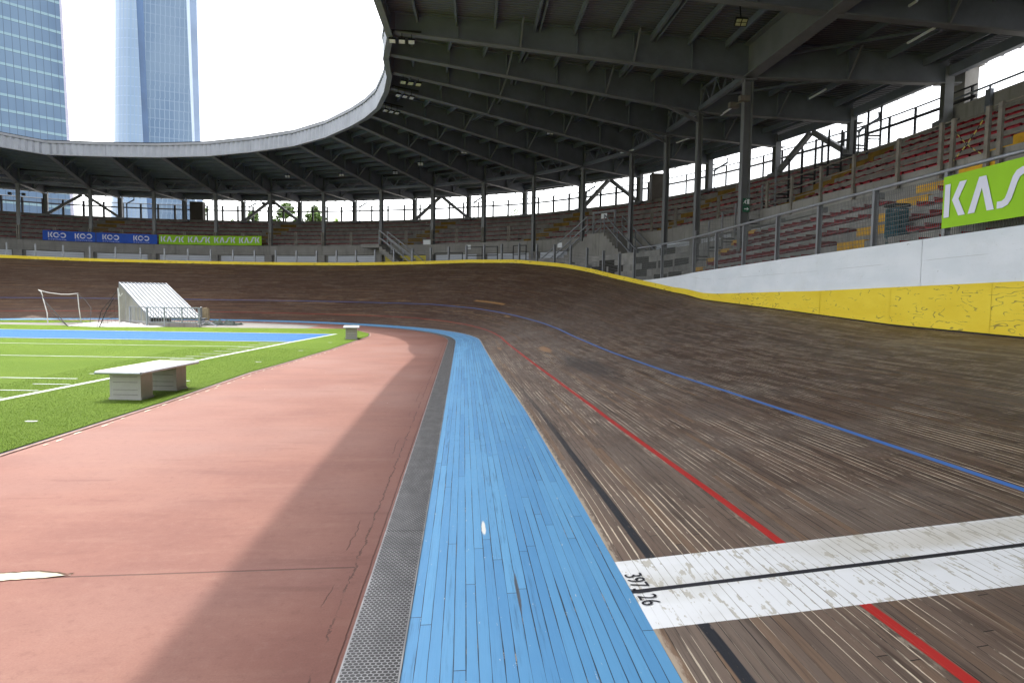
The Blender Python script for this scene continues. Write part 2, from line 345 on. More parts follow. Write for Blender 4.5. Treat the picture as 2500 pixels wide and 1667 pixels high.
def turf_mat():
    n = NT('turf', .85, .15); x, y, z = n.pos(); v = n.vec(x, y, 0.)
    f = n.noise(v, 55., 3., .7); g = n.noise(v, 170., 2., .6); b = n.noise(v, .5, 3.)
    c = n.mix(n.step(f, .3, .7), (.058,.11,.006), (.155,.25,.02))
    c = n.mix(n.M('MULTIPLY', n.step(b, .35, .65), .3), c, (.155,.23,.025))
    c = n.mix(n.M('MULTIPLY', n.step(g, .5, .75), .35), c, (.21,.31,.035))
    n.color(c); n.bump(n.M('ADD', f, g), 1., .03); return n.m
M_TURF = turf_mat()
M_WHITEPAINT = simple('white_turf_paint', (.42,.45,.41), .85, var=.12, scale=40., bump=.5)
M_BLUETURF = simple('blue_turf_paint', (.018,.09,.36), .85, var=.3, scale=18., bump=.6)
def grate_mat():
    n = NT('galvanised_grate', .42, .5, .55); u, v = n.uv(); P_ = .0245
    row = n.M('FLOOR', n.M('DIVIDE', u, P_*.9)); sh = n.M('MULTIPLY', n.M('MODULO', n.M('ABSOLUTE', row), 2.), .5)
    fu = n.M('SUBTRACT', n.M('FRACT', n.M('DIVIDE', u, P_*.9)), .5)
    fv = n.M('SUBTRACT', n.M('FRACT', n.M('ADD', n.M('DIVIDE', v, P_), sh)), .5)
    d = n.M('SQRT', n.M('ADD', n.M('MULTIPLY', fu, n.M('MULTIPLY', fu, .8)), n.M('MULTIPLY', fv, fv)))
    hole = n.step(d, .46, .41); hole = n.M('MULTIPLY', hole, n.M('MULTIPLY', n.M('GREATER_THAN', v, .008), n.M('LESS_THAN', v, .252)))
    seam = n.M('LESS_THAN', n.M('FRACT', n.M('ADD', u, .46)), .007)
    st = n.noise(n.vec(u, n.M('MULTIPLY', v, 2.)), 5., 4.)
    c = n.mix(n.step(st, .3, .75), (.20,.203,.21), (.36,.36,.365))
    c = n.mix(n.M('MAXIMUM', hole, seam), c, (.012,.01,.012)); n.color(c)
    met = n.M('MULTIPLY', n.M('SUBTRACT', 1., hole), .5); n._in(n.b.inputs['Metallic'], met)
    n.bump(n.M('SUBTRACT', 1., n.M('MAXIMUM', hole, seam)), .8, .006); return n.m
M_GRATE = grate_mat()
def board_mat(name, c0, c1, flake, fl=.57):
    n = NT(name, .55, .35); u, v = n.uv(); x, y, z = n.pos()
    r = n.noise(n.vec(n.M('MULTIPLY', u, .9), n.M('MULTIPLY', v, 2.5)), 1.2, 3.)
    warp = n.M('MULTIPLY', n.noise(n.vec(n.M('MULTIPLY', u, 1.1), n.M('MULTIPLY', v, 3.)), 1.3, 2.), 5.)
    ring = n.M('ABSOLUTE', n.M('SINE', n.M('MULTIPLY', n.M('ADD', n.M('MULTIPLY', v, 4.), warp), 5.)))
    line = n.step(ring, .34, .12)
    pan = n.white(n.vec(n.M('FLOOR', n.M('DIVIDE', n.M('SUBTRACT', u, .4), 2.35)), 4.))
    patch = n.step(n.M('ADD', n.noise(n.vec(n.M('MULTIPLY', u, .9), n.M('MULTIPLY', v, 2.6)), 2.4, 5., .75), n.M('MULTIPLY', n.M('SUBTRACT', pan, .5), .12)), fl-.05, fl)
    c = n.mix(n.step(r, .3, .7), c0, c1)
    c = n.mix(n.M('MULTIPLY', n.M('MULTIPLY', line, patch), .75), c, flake)
    spot = n.step(n.noise(n.vec(n.M('MULTIPLY', u, 3.), n.M('MULTIPLY', v, 12.)), 3.2, 4., .75), .64, .69)
    c = n.mix(n.M('MULTIPLY', spot, .6), c, flake)
    if fl > .6:
        ln = n.M('MULTIPLY', n.band(n.M('ADD', v, n.M('MULTIPLY', n.noise(n.vec(n.M('MULTIPLY', u, 2.), 0.), 1.), .02)), .47, .004, .5), n.step(n.noise(n.vec(n.M('MULTIPLY', u, .8), 3.), 1., 3.), .42, .55))
        c = n.mix(n.M('MULTIPLY', ln, .5), c, flake)
        c = n.mix(n.M('MULTIPLY', n.step(n.noise(n.vec(n.M('MULTIPLY', u, 1.1), n.M('MULTIPLY', v, 1.2)), 1.1, 5., .7), .48, .7), .16), c, (.45,.47,.46))
    n.color(c); n.bump(n.M('ADD', n.M('MULTIPLY', line, -1.), r), .25, .004); return n.m
M_YELLOW = board_mat('yellow_plywood', (.74,.55,.03), (.80,.62,.045), (.16,.13,.05))
M_WHITEB = board_mat('white_board', (.66,.71,.76), (.73,.77,.82), (.30,.31,.31), .70)
def concrete_mat(name, c0, c1, c2, scale=.8, joints=False):
    n = NT(name, .85, .2); x, y, z = n.pos(); v = n.vec(x, y, z)
    a = n.noise(v, scale, 5., .6); s_ = n.noise(n.vec(n.M('MULTIPLY', x, 3.), n.M('MULTIPLY', y, 3.), n.M('MULTIPLY', z, .35)), 1.3, 5., .65)
    f = n.noise(v, 35., 3., .7)
    c = n.mix(n.step(a, .3, .7), c0, c1); c = n.mix(n.M('MULTIPLY', n.step(s_, .5, .72), .55), c, c2)
    c = n.mix(n.M('MULTIPLY', n.step(f, .4, .7), .15), c, c2)
    n.color(c); n.bump(n.M('ADD', a, n.M('MULTIPLY', f, .5)), .3, .01); return n.m
M_CONC = concrete_mat('grey_concrete', (.23,.22,.205), (.31,.3,.28), (.13,.125,.115))
M_TIER = concrete_mat('tier_concrete', (.17,.16,.15), (.27,.255,.235), (.1,.095,.088), 1.6)
M_PAVE = concrete_mat('infield_paving', (.17,.165,.155), (.22,.21,.195), (.12,.115,.10), .6)
M_STEEL = simple('grey_painted_steel', (.16,.165,.17), .45, .1, .12, 1.5, .4)
M_STEELD = simple('dark_roof_steel', (.145,.16,.19), .5, .1, .15, 1.2, .35)  # blue lift in the colour imitates haze under the far roof
M_FLANGE = simple('flange_steel', (.155,.16,.17), .45, .1, .12, 1.5, .4)
M_GALV = simple('galvanised_steel', (.40,.42,.46), .38, .6, .12, 6., .5)
M_POST = simple('post_steel', (.24,.25,.265), .45, .35, .12, 4., .4)
M_WIRE = simple('wire_mesh_steel', (.15,.16,.16), .5, .3, .1, 4.)
M_RAIL = simple('weathered_rail_steel', (.22,.2,.17), .6, .2, .25, 3.)
M_DARK = simple('black_metal', (.02,.02,.022), .5, 0, .2, 3.)
M_SEATRED = simple('red_plastic', (.30,.010,.020), .38, 0, .2, 2., .5)
M_SEATRED2 = simple('dark_red_plastic', (.19,.014,.02), .45, 0, .25, 1.2, .45)  # darker red for the upper rows, mixed among the near seats
M_STEPY = simple('worn_yellow_paint', (.62,.34,.02), .6, 0, .25, 2.5)
M_STEPD = simple('shaded_yellow_paint', (.20,.115,.018), .7, 0, .35, 2.5)  # darker copy of the step yellow, upper tier shade painted in
M_WHITE = simple('white_paint', (.72,.74,.76), .5, 0, .06, 3.)
M_SHUT = NT('white_shutter', .5, .3)
_u, _v = M_SHUT.uv(); _x, _y, _z = M_SHUT.pos()
M_SHUT.color(M_SHUT.mix(M_SHUT.step(M_SHUT.M('FRACT', M_SHUT.M('MULTIPLY', _z, 9.)), .18, .05), (.55,.58,.63), (.38,.4,.44))); M_SHUT = M_SHUT.m
def roof_mat():
    n = NT('corrugated_roof_underside', .5, .3, .15); u, v = n.uv()
    w_ = n.M('SINE', n.M('MULTIPLY', u, 2*pi/.16)); a = n.noise(n.vec(u, v), .4, 4.)
    c = n.mix(n.step(w_, -.4, .4), (.12,.125,.14), (.165,.168,.18)); c = n.mix(n.M('MULTIPLY', n.step(a, .4, .7), .4), c, (.11,.1,.095))  # tones follow the ribs, lifted bluish to suggest hazy distance
    n.color(c); n.bump(w_, .8, .02); return n.m
M_ROOF = roof_mat()
M_FASCIA = simple('fascia_sheet', (.235,.245,.27), .45, .25, .1, 1.2)
M_FCAP = simple('fascia_cap', (.2,.205,.22), .5, .2, .1, 1.5)

# ------------------------------------------------------------------ ground
mb = MB(); mb.face([(-900,-600,-.06),(900,-600,-.06),(900,1500,-.06),(-900,1500,-.06)])
tag(mb.build('ground', M_CONC), kind='structure')
TI = [t for t in np.concatenate([np.arange(-26, 22, 2.), np.arange(22, 72, 1.), np.arange(72, 104, 3.)])]
mb = MB(); pts = [inner_pt(t, -.26) for t in TI]; ctr = Vector((CX, 10, 0))
for a, b in zip(pts, pts[1:]):
    mb.face((a, b, Vector((CX, min(b.y, YS), 0)), Vector((CX, min(a.y, YS)-.001, 0))))
tag(mb.build('path', M_APRON), kind='structure')
GX = [(-4.9,-26),(-4.75,2.),(-4.45,6.84),(-4.27,9.94),(-4.2,13.76),(-4.02,15.5),(-3.72,19.55),(-3.6,23.1),(-3.5,25.5),(-3.72,27.2),(-4.35,28.8),(-5.,30.4),(-8.,30.35),(-12.,30.3),(-20.,31.2),(-26.,31.6),(-26.,-26)]
mb = MB(); mb.face([(x, y, .014) for x, y in GX])
for i in range(len(GX)):
    a, b = GX[i], GX[(i+1) % len(GX)]; mb.face([(a[0],a[1],0),(b[0],b[1],0),(b[0],b[1],.014),(a[0],a[1],.014)])
tag(mb.build('field', M_TURF), kind='structure')
# black rubber edging strip between turf and concrete
mb = MB()
E_ = GX[1:12]
for a, b in zip(E_, E_[1:]):
    d = (Vector(b)-Vector(a)).normalized(); nx = Vector((d.y, -d.x))
    for o0, o1, z_, m_ in ((0., .045, .006, 0), (.045, .085, .010, 1)):
        q = [Vector(a)+nx*o0, Vector(b)+nx*o0, Vector(b)+nx*o1, Vector(a)+nx*o1]
        mb.face([(p.x, p.y, z_) for p in q][::-1], None, m_)
M_PINK = simple('pale_worn_concrete_kerb', (.27,.17,.14), .85, 0, .35, 7.)
o = mb.build('turf_edging', [M_DARK, M_PINK]); tag(o, kind='structure')
# paving by the far end of the field
mb = MB(); far = [inner_pt(t, -1.55, .005) for t in np.arange(36.5, 66, 1.)]
near = [Vector((p.x, max(29., min(31.8, 30.2-(p.x+4.5)*.06)), .005)) for p in far]
loft(mb, near, far); tag(mb.build('infield_paving', M_PAVE), kind='structure')
mb = MB(); mb.face([(-27,33.3,.012),(-19.2,33.2,.012),(-18.,34.2,.012),(-18.5,36.1,.012),(-22,35.6,.012),(-27,33.9,.012)])
tag(mb.build('grass_strip', M_TURF), kind='structure')
# field markings, sheets just above the turf
sl = [(-7.35,2.),(-6.51,10.04),(-6.32,12.74),(-5.66,17.01),(-5.43,22.),(-4.83,26.41)]
slx = lambda y: float(np.interp(y, [p[1] for p in [(-6.9,2),(-6.53,10.04),(-6.2,13.2),(-5.93,17.),(-5.4,22.),(-4.83,26.41)]], [-7.1,-6.53,-6.22,-5.9,-5.4,-4.83]))
lines = MB()
def strip(mb, a, b, w_, z):
    a = Vector(a); b = Vector(b); d = (b-a).normalized(); n = Vector((-d.y, d.x))*w_/2
    mb.face([(p.x, p.y, z) for p in (a-n, b-n, b+n, a+n)])
ys = [0, 2, 6, 10.04, 13.2, 17, 22, 26.41]
for a, b in zip(ys, ys[1:]): strip(lines, (slx(a), a), (slx(b), b), .115, .020)
def yard(y, x0, x1, w_=.055, z=.020):   # yard lines run square to the touch line, slightly skewed to the track
    strip(lines, (x0, y+(x0-slx(y))*sk(y)), (x1, y+(x1-slx(y))*sk(y)), w_, z)
def sk(y): return -.085+.012*(y-12)*.0
for y in (12.45, 16.4, 19.9): yard(y, slx(y)-(.5 if y < 13 else .35), -26, .06)
dy = .7
for k in range(-9, 14):
    y = 12.45+k*.73
    if abs((y-12.45) % 3.7) < .3 or y > 21.6: continue
    yard(y, slx(y)-.13, slx(y)-.75, .05)
for y in (22., 26.3): strip(lines, (slx(y), y), (-26, y+(-26-slx(y))*-.085), .075, .026)
for (x, y) in ((-5.13,8.45),(-4.84,12.27),(-4.59,15.66),(-4.37,18.75),(-4.2,21.9)):
    lines.face([(x-.07,y-.03,.02),(x+.0,y-.045,.02),(x+.07,y-.025,.02),(x+.06,y+.03,.02),(x,y+.02,.02),(x-.06,y+.035,.02)])
tag(lines.build('field_markings', M_WHITEPAINT), kind='structure')
mb = MB(); a0, a1 = 22.05, 26.25
mb.face([(slx(a0)-.05,a0,.018),(slx(a1)-.05,a1,.018),(-26,a1+(-26-slx(a1))*-.085,.018),(-26,a0+(-26-slx(a0))*-.085,.018)])
tag(mb.build('end_zone', M_BLUETURF), kind='structure')
# short turf blades near the camera side
def blades(n=130000):
    X = rng.uniform(-7.6, -3.6, n); Y = 5.5+(rng.random(n)**2.2)*14
    lim = np.interp(Y, [p[1] for p in GX[1:9]], [p[0] for p in GX[1:9]])
    k = X < lim-.0; X = X[k]; Y = Y[k]; n = len(X)
    sx = np.interp(Y, [2, 10.04, 13.2, 17, 22], [-7.1,-6.53,-6.22,-5.9,-5.4]); keep = np.abs(X-sx) > .07; X = X[keep]; Y = Y[keep]; n = len(X)
    h_ = rng.uniform(.006, .017, n); a = rng.uniform(0, 2*pi, n); w_ = .003
    dx, dy_ = np.cos(a)*w_, np.sin(a)*w_; lx, ly = rng.normal(0, .006, n), rng.normal(0, .006, n)
    V = np.empty((n, 3, 3), dtype=np.float32)
    V[:,0] = np.stack([X-dx, Y-dy_, np.full(n, .012)], 1); V[:,1] = np.stack([X+dx, Y+dy_, np.full(n, .012)], 1); V[:,2] = np.stack([X+lx, Y+ly, .012+h_], 1)
    me = bpy.data.meshes.new('grass_blades'); me.vertices.add(3*n); me.vertices.foreach_set('co', V.ravel())
    me.loops.add(3*n); me.loops.foreach_set('vertex_index', np.arange(3*n, dtype=np.int32))
    me.polygons.add(n); me.polygons.foreach_set('loop_start', np.arange(0, 3*n, 3, dtype=np.int32)); me.update(calc_edges=True)
    m = NT('turf_blade', .7, .2); x, y, z = m.pos(); r = m.white(m.vec(m.M('FLOOR', m.M('MULTIPLY', x, 130.)), m.M('FLOOR', m.M('MULTIPLY', y, 130.))))
    m.color(m.mix(r, (.045,.095,.005), (.165,.26,.018))); me.materials.append(m.m)
    o = bpy.data.objects.new('grass_blades', me); COL.objects.link(o); return tag(o, kind='stuff', label='short artificial turf fibres along the field edge', cat='grass')
blades()

# ------------------------------------------------------------------ track surface
mb = MB()
A = [inner_pt(t) for t in TS]; B = []
for t in TS:
    c, n_ = frame(t); q = c+n_*bw(t); B.append(Vector((q.x, q.y, .04)))
for i in range(len(TS)-1):
    mb.face((A[i], B[i], B[i+1], A[i+1]), ((TS[i],0),(TS[i],bw(TS[i])),(TS[i+1],bw(TS[i+1])),(TS[i+1],0)))
tag(mb.build('blue_band', M_BLUE, weld=True), kind='structure')
mb = MB(); LS = [0,.4,.8,1.2,1.8,2.7,3.6,4.5,5.4,6.3,7.2]
for i in range(len(TS)-1):
    for a, b in zip(LS, LS[1:]):
        mb.face((track_pt(TS[i],a), track_pt(TS[i],b), track_pt(TS[i+1],b), track_pt(TS[i+1],a)), ((TS[i],a),(TS[i],b),(TS[i+1],b),(TS[i+1],a)))
tag(mb.build('track', M_BROWN, smooth=True), kind='structure')
# drain grate
mb = MB(); TG = [t for t in np.concatenate([np.arange(-6, 22, 1.), np.arange(22, 72, 1.)])]
a = [inner_pt(t, -.26, .006) for t in TG]; b = [inner_pt(t, 0, .006) for t in TG]
loft(mb, a, b, TG, 0., .26, flip=True); loft(mb, [p-Vector((0,0,.02)) for p in a], a, TG, 0, .004)
tag(mb.build('drain_grate', M_GRATE), 'long perforated galvanised drain cover strip beside the blue boards', 'drain cover')
# numerals on the finish band
def text_mesh(body, size, mat, name, parent=None, ext=0., sx=1.):
    cu = bpy.data.curves.new(name, 'FONT'); cu.body = body; cu.size = size; cu.extrude = ext; cu.align_x = 'LEFT'
    tmp = bpy.data.objects.new(name+'_tmp', cu); COL.objects.link(tmp)
    dg = bpy.context.evaluated_depsgraph_get(); dg.update()
    me = bpy.data.meshes.new_from_object(tmp.evaluated_get(dg)); me.name = name
    bpy.data.objects.remove(tmp); bpy.data.curves.remove(cu)
    me.materials.clear(); me.materials.append(mat)
    return me
M_INK = simple('black_stencil_paint', (.02,.02,.026), .6, 0, .2, 30.)
me = text_mesh('397,126', .125, M_INK, 'painted_numerals')
xs = [v.co.x for v in me.vertices]; ysv = [v.co.y for v in me.vertices]
x0, x1, y0, y1 = min(xs), max(xs), 0, max(ysv)
for v in me.vertices:
    tt = 3.675-(v.co.x-x0)/(x1-x0)*.385; ll = .012+(v.co.y-y0)/(y1-y0)*.095+(3.49-tt)*.02
    v.co = track_pt(tt, ll, .0045)
o = bpy.data.objects.new('painted_numerals', me); COL.objects.link(o)
tag(o, 'black stencilled numerals 397,126 painted on the white finish band', 'painted numerals')
# bare cream patch where the red coating has lifted
M_CREAM = simple('bare_screed', (.42,.38,.30), .85, 0, .2, 9., bump=.5)
mb = MB(); out = []
for i in range(40):
    s_ = i/39; x = -3.3+1.12*s_; out.append((x, 3.965+.018*sin(s_*17)+.014*random.random()-.075*s_**2, .005))
for i in range(39, -1, -1):
    s_ = i/39; x = -3.3+1.12*s_; out.append((x, 3.885-.17*(1-s_)**.7+.02*sin(s_*11)*(1-s_)+.01*random.random(), .005))
mb.face(out, None, 0); mb.face([(x, y+(.018 if i < 40 else .03)+.006*random.random(), .0035) for i, (x, y, z) in enumerate(out)], None, 1); tag(mb.build('bare_patch', [M_CREAM, simple('dark_patch_edge', (.06,.035,.02), .9, 0, .3, 20.)]), 'cream patch of bare screed where the red coating has lifted', 'floor patch')  # darker brown sheet offset below the patch shows as its rim
# pale broken chips along the edge of the turf edging
mb = MB()
for k in range(46):
    y = 7+k*.33+random.random()*.2; x = lerp(y, [p[1] for p in GX[1:9]], [p[0] for p in GX[1:9]])+.12+random.random()*.08
    L = random.random()*.16+.05; w_ = .006+random.random()*.016
    mb.face([(x,y,.0045),(x+.006,y+L*.5,.0045),(x+.01,y+L,.0045),(x-w_,y+L*.9,.0045),(x-w_*1.2,y+L*.4,.0045)][::1])
o = mb.build('chipped_edge', M_CREAM); tag(o, kind='structure')

# ------------------------------------------------------------------ boards of the barrier
def ytop(t):   # top of yellow boards
    base = track_pt(t, RIML).z
    return base+lerp(t, [9.2,12,14.7,20.4,22.,24], [.82,.71,.53,.24,.22,.2]) if t < 60 else base+.2
def wtop(t): return lerp(t, [-30,9.3,16.4,22.3,25.3], [3.3,2.70,2.56,2.43,2.26])
def rim_xy(t, off=0.):
    q = track_pt(t, RIML); c, n = frame(t); return Vector((q.x+n.x*off, q.y+n.y*off, q.z))
bar = empty('track_barrier', (8, 15, 0), 'yellow plywood barrier with white boarding above along the outer edge of the track', 'barrier')
SEAM = [9.8-2.35*k for k in range(14, 0, -1)]+[9.8,12.15,14.5]+list(np.arange(17, 90, 2.4))
def yt2(t): return ytop(sym(t))
for a, b in zip(SEAM, SEAM[1:]):
    mb = MB(); tt = np.linspace(a+.004, b-.004, 7)
    off = random.uniform(-.002, .002)
    for p, q in zip(tt, tt[1:]):
        P0, P1 = rim_xy(p, off), rim_xy(q, off); Q0, Q1 = rim_xy(p, off+.02), rim_xy(q, off+.02)
        z0, z1 = track_pt(p, RIML).z+.025, track_pt(q, RIML).z+.025; h0, h1 = yt2(p), yt2(q)
        f = lambda P, z: Vector((P.x, P.y, z))
        mb.face((f(P0,z0), f(P0,h0), f(P1,h1), f(P1,z1)), ((p,0),(p,h0-z0),(q,h1-z1),(q,0)))
        mb.face((f(P0,h0), f(Q0,h0), f(Q1,h1), f(P1,h1)), ((p,0),(p,.02),(q,.02),(q,0)))
        mb.face((f(Q0,h0), f(Q0,z0), f(Q1,z1), f(Q1,h1)), ((p,0),(p,.5),(q,.5),(q,0)))
        mb.face((f(P0,z0), f(P1,z1), f(Q1,z1), f(Q0,z0)), ((p,0),(q,0),(q,.02),(p,.02)))
    mb.build('yellow_board', M_YELLOW, bar)
WS = [-28,-22.6,-17.,-11.4,-5.8,-.2,5.6,11.4,16.9,22.6,25.6]
for a, b in zip(WS, WS[1:]):
    mb = MB(); tt = np.linspace(a+.004, b-.004, 10)
    for p, q in zip(tt, tt[1:]):
        P0, P1 = rim_xy(p, .022), rim_xy(q, .022); Q0, Q1 = rim_xy(p, .10), rim_xy(q, .10); f = lambda P, z: Vector((P.x, P.y, z))
        z0, z1, h0, h1 = ytop(p)-.02, ytop(q)-.02, max(wtop(p), ytop(p)), max(wtop(q), ytop(q))
        mb.face((f(P0,z0), f(P0,h0), f(P1,h1), f(P1,z1)), ((p,0),(p,h0-z0),(q,h1-z1),(q,0)))
        mb.face((f(P0,h0), f(Q0,h0), f(Q1,h1), f(P1,h1)))
        mb.face((f(Q0,h0), f(Q0,z0), f(Q1,z1), f(Q1,h1)))
    mb.build('white_board', M_WHITEB, bar)
# black skirt under the barrier, its colour standing for the gap's shade
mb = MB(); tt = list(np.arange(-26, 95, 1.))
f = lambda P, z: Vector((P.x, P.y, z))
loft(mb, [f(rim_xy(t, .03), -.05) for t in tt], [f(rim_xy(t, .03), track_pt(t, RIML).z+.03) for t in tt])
mb.build('shadow_gap_skirt', M_DARK, bar)

# ------------------------------------------------------------------ stand plan
F = [(-29.4,47.8),(-25.75,49.6),(-21.9,50.5),(-17.67,50.58),(-13.65,49.81),(-9.75,48.77),(-5.57,46.89),(-2.05,45.33),(1.2,42.77),(4.04,40.19),(6.39,37.0),(8.08,33.1),(8.6,29.1),(8.76,25.52),(8.87,21.42)]
Rr = [(-30.9,53.4),(-26.3,54.9),(-21.76,55.47),(-17.29,55.5),(-12.82,55.04),(-8.42,53.86),(-3.69,51.93),(.32,49.75),(4.14,47.14),(7.38,43.33),(10.12,39.44),(12.38,34.39),(13.71,29.7),(14.49,25.16),(14.68,20.35)]
RZ = [8.55]*9+[8.5,8.45,8.35,8.25,8.2,8.2]
T = [(-25.9,38.2),(-23.8,41.3),(-20.52,41.4),(-17.52,41.22),(-14.47,40.45),(-11.59,38.94),(-8.8,37.03),(-6.65,34.71),(-5.06,32.31),(-4.16,30.69),(-3.43,28.98),(-2.83,26.6),(-2.52,24.77),(-2.44,22.93),(-2.1,21.01)]  # first tip, out of view, shifted inward to shade the left bank
def rot(p, a, c=(CX, 26.)): x, y = p[0]-c[0], p[1]-c[1]; return (c[0]+x*cos(a)-y*sin(a), c[1]+x*sin(a)+y*cos(a))
PRE = 4
for k in range(1, PRE+1):
    for L in (F, Rr, T): L.insert(0, rot(L[0], radians(8.3)))
    T[0] = (CX+(T[0][0]-CX)*(.8 if k > 1 else .66), 26+(T[0][1]-26)*(.8 if k > 1 else .66))  # unseen roof tips pulled inward to block sun on the bend
    RZ.insert(0, 8.55)
for y in (16.5,12.3,8.1,3.9,-.3,-4.5,-8.7,-12.9,-17.1,-21.3):
    F.append((8.9,y)); Rr.append((14.7,y)); T.append((-2.2,y)); RZ.append(8.2)
NK = len(F)
def cr(L, u):   # Catmull-Rom, u in original index units (0 = first photographed column)
    x = min(max(u+PRE, 0), NK-1.0001); i = int(x); f = x-i
    P = [Vector(L[min(max(j, 0), NK-1)]) for j in (i-1, i, i+1, i+2)]
    return .5*((2*P[1])+(-P[0]+P[2])*f+(2*P[0]-5*P[1]+4*P[2]-P[3])*f*f+(-P[0]+3*P[1]-3*P[2]+P[3])*f**3)
def W2(u):      # face of the upper tier wall
    a, b = cr(F, u), cr(Rr, u); d = (b-a).normalized()
    return a+d*lerp(u, [7,8,9,10,11,12,13,14], [-.26,-.2,.1,.6,1.15,1.45,1.6,1.65])
def R2(u): return cr(Rr, u)
def wallz(u): return lerp(u, [12,15], [4.8,4.62])
US = list(np.arange(-PRE, NK-PRE-1+.01, .25))
V3 = lambda p, z: Vector((p[0], p[1], z))
STAND = empty('grandstand', (0, 45, 0), 'curved concrete grandstand with stepped tiers wrapping round the bend', 'grandstand')
NR = 7
def tread_z(j, u): return wallz(u)-.18+.355*j
mb = MB()
for j in range(NR):
    s0, s1 = j/NR, (j+1)/NR
    fr = [V3(W2(u).lerp(R2(u), s0 if j else .02), tread_z(j, u)) for u in US]; bk = [V3(W2(u).lerp(R2(u), s1), tread_z(j, u)) for u in US]
    loft(mb, fr, bk)
    nx = [Vector((p.x, p.y, tread_z(j+1, u))) for p, u in zip(bk, US)]
    loft(mb, bk, nx)
mb.build('upper_tier', M_TIER, STAND)
GZ = lambda u: tread_z(NR, u)
mb = MB(); a = [V3(R2(u), GZ(u)) for u in US]
b = []
for u in US:
    d = (R2(u)-W2(u)).normalized(); b.append(V3(R2(u)+d*1.3, GZ(u)))
loft(mb, a, b); loft(mb, b, [Vector((p.x, p.y, 0)) for p in b])
mb.build('gallery_floor', M_CONC, STAND)
def out_n(u): return (R2(u)-W2(u)).normalized()
mb = MB()
lo = [V3(W2(u), 0) for u in US]; mid = [V3(W2(u), 4.15) for u in US]; hi = [V3(W2(u), wallz(u)) for u in US]
c_ = [V3(W2(u)+out_n(u)*.16, wallz(u)) for u in US]; d_ = [V3(W2(u)+out_n(u)*.16, wallz(u)-.3) for u in US]
loft(mb, [V3(W2(u)+out_n(u)*.12, 0) for u in US], [V3(W2(u)+out_n(u)*.12, 4.15) for u in US])
loft(mb, [V3(W2(u)+out_n(u)*.12, 4.15) for u in US], mid); loft(mb, mid, hi); loft(mb, hi, c_); loft(mb, c_, d_)
mb.build('front_wall', M_CONC, STAND)
# shutters and pillars
for k in range(-PRE, 16):
    for (u0, u1) in ((k+.10, k+.90),):
        if k == 10: continue
        A_, B_ = W2(u0), W2(u1); n_ = out_n((u0+u1)/2)
        mb = MB(); mb.hexa([V3(A_+n_*.06, 1.4), V3(B_+n_*.06, 1.4), V3(B_+n_*.10, 1.4), V3(A_+n_*.10, 1.4), V3(A_+n_*.06, 4.10), V3(B_+n_*.06, 4.10), V3(B_+n_*.10, 4.10), V3(A_+n_*.10, 4.10)])
        if k == 6:
            m_ = simple('yellow_shutter', (.6,.5,.08), .6)
            mb.build('shutter', m_, STAND)
        else: mb.build('shutter', M_SHUT, STAND)
    if k <= 13:
        p = W2(k) if k < 9 else W2(k); n_ = out_n(k); tdir = Vector((-n_.y, n_.x))
        mb = MB(); c = p-n_*.05; mb.obox(V3(c, 2.07), .5, .26, 4.14, (tdir.x, tdir.y, 0)); mb.build('pillar', M_CONC, STAND)
# lower tier beside the straight
LR = 5; LT = lambda t, o: rim_xy(t, o)
def low_z(j, t): return wtop(t)-.10+.325*j if t < 25 else lerp(t, [25, 30], [2.16, 2.0])+.325*j
mb = MB(); TL = list(np.arange(-26, 34.1, .5))
for j in range(LR+1):
    o0, o1 = .12+.45*j, .12+.45*(j+1)
    a = [V3(LT(t, o0), low_z(j, t)) for t in TL]; b = [V3(LT(t, o1), low_z(j, t)) for t in TL]
    loft(mb, a, b, TL)
    nz = (lambda t: low_z(j+1, t)) if j < LR else (lambda t: 0.)
    loft(mb, b, [V3(LT(t, o1), nz(t)) for t in TL], TL)
e = 34.; 
for j in range(LR+1):
    p, q = LT(e, .12+.45*j), LT(e, .12+.45*(j+1)); mb.face((V3(p, 0), V3(q, 0), V3(q, low_z(j, e)), V3(p, low_z(j, e))))
mb.build('lower_tier', concrete_mat('pale_tier_concrete', (.24,.235,.225), (.36,.35,.33), (.15,.145,.135), 1.6), STAND)
# dark removable slabs on the empty terraces
M_DK = simple('dark_slab_concrete', (.055,.052,.048), .85, 0, .2, 3.)  # even dark concrete for the scattered terrace slabs
for j in range(LR+1):
    for t in np.arange(24.2, 33.5, .8):
        if random.random() < .33:
            z_ = low_z(j, t)+.006
            for (o0, o1) in ((.108+.45*j, .5+.45*j),):
                mb = MB(); a, b, c, d = LT(t, o0), LT(t+.7, o0), LT(t+.7, o1), LT(t, o1)
                mb.hexa([V3(a, z_-.30), V3(b, z_-.30), V3(c, z_-.13), V3(d, z_-.13), V3(a, z_+.006), V3(b, z_+.006), V3(c, z_+.006), V3(d, z_+.006)])
                mb.build('terrace_slab', M_DK, STAND)
# passage floor behind the rim
mb = MB(); TP = list(np.arange(30, 80, 1.))
loft(mb, [V3(LT(t, .1), 2.1) for t in TP], [V3(LT(t, 6.), 2.1) for t in TP], TP); mb.build('passage_floor', M_CONC, STAND)
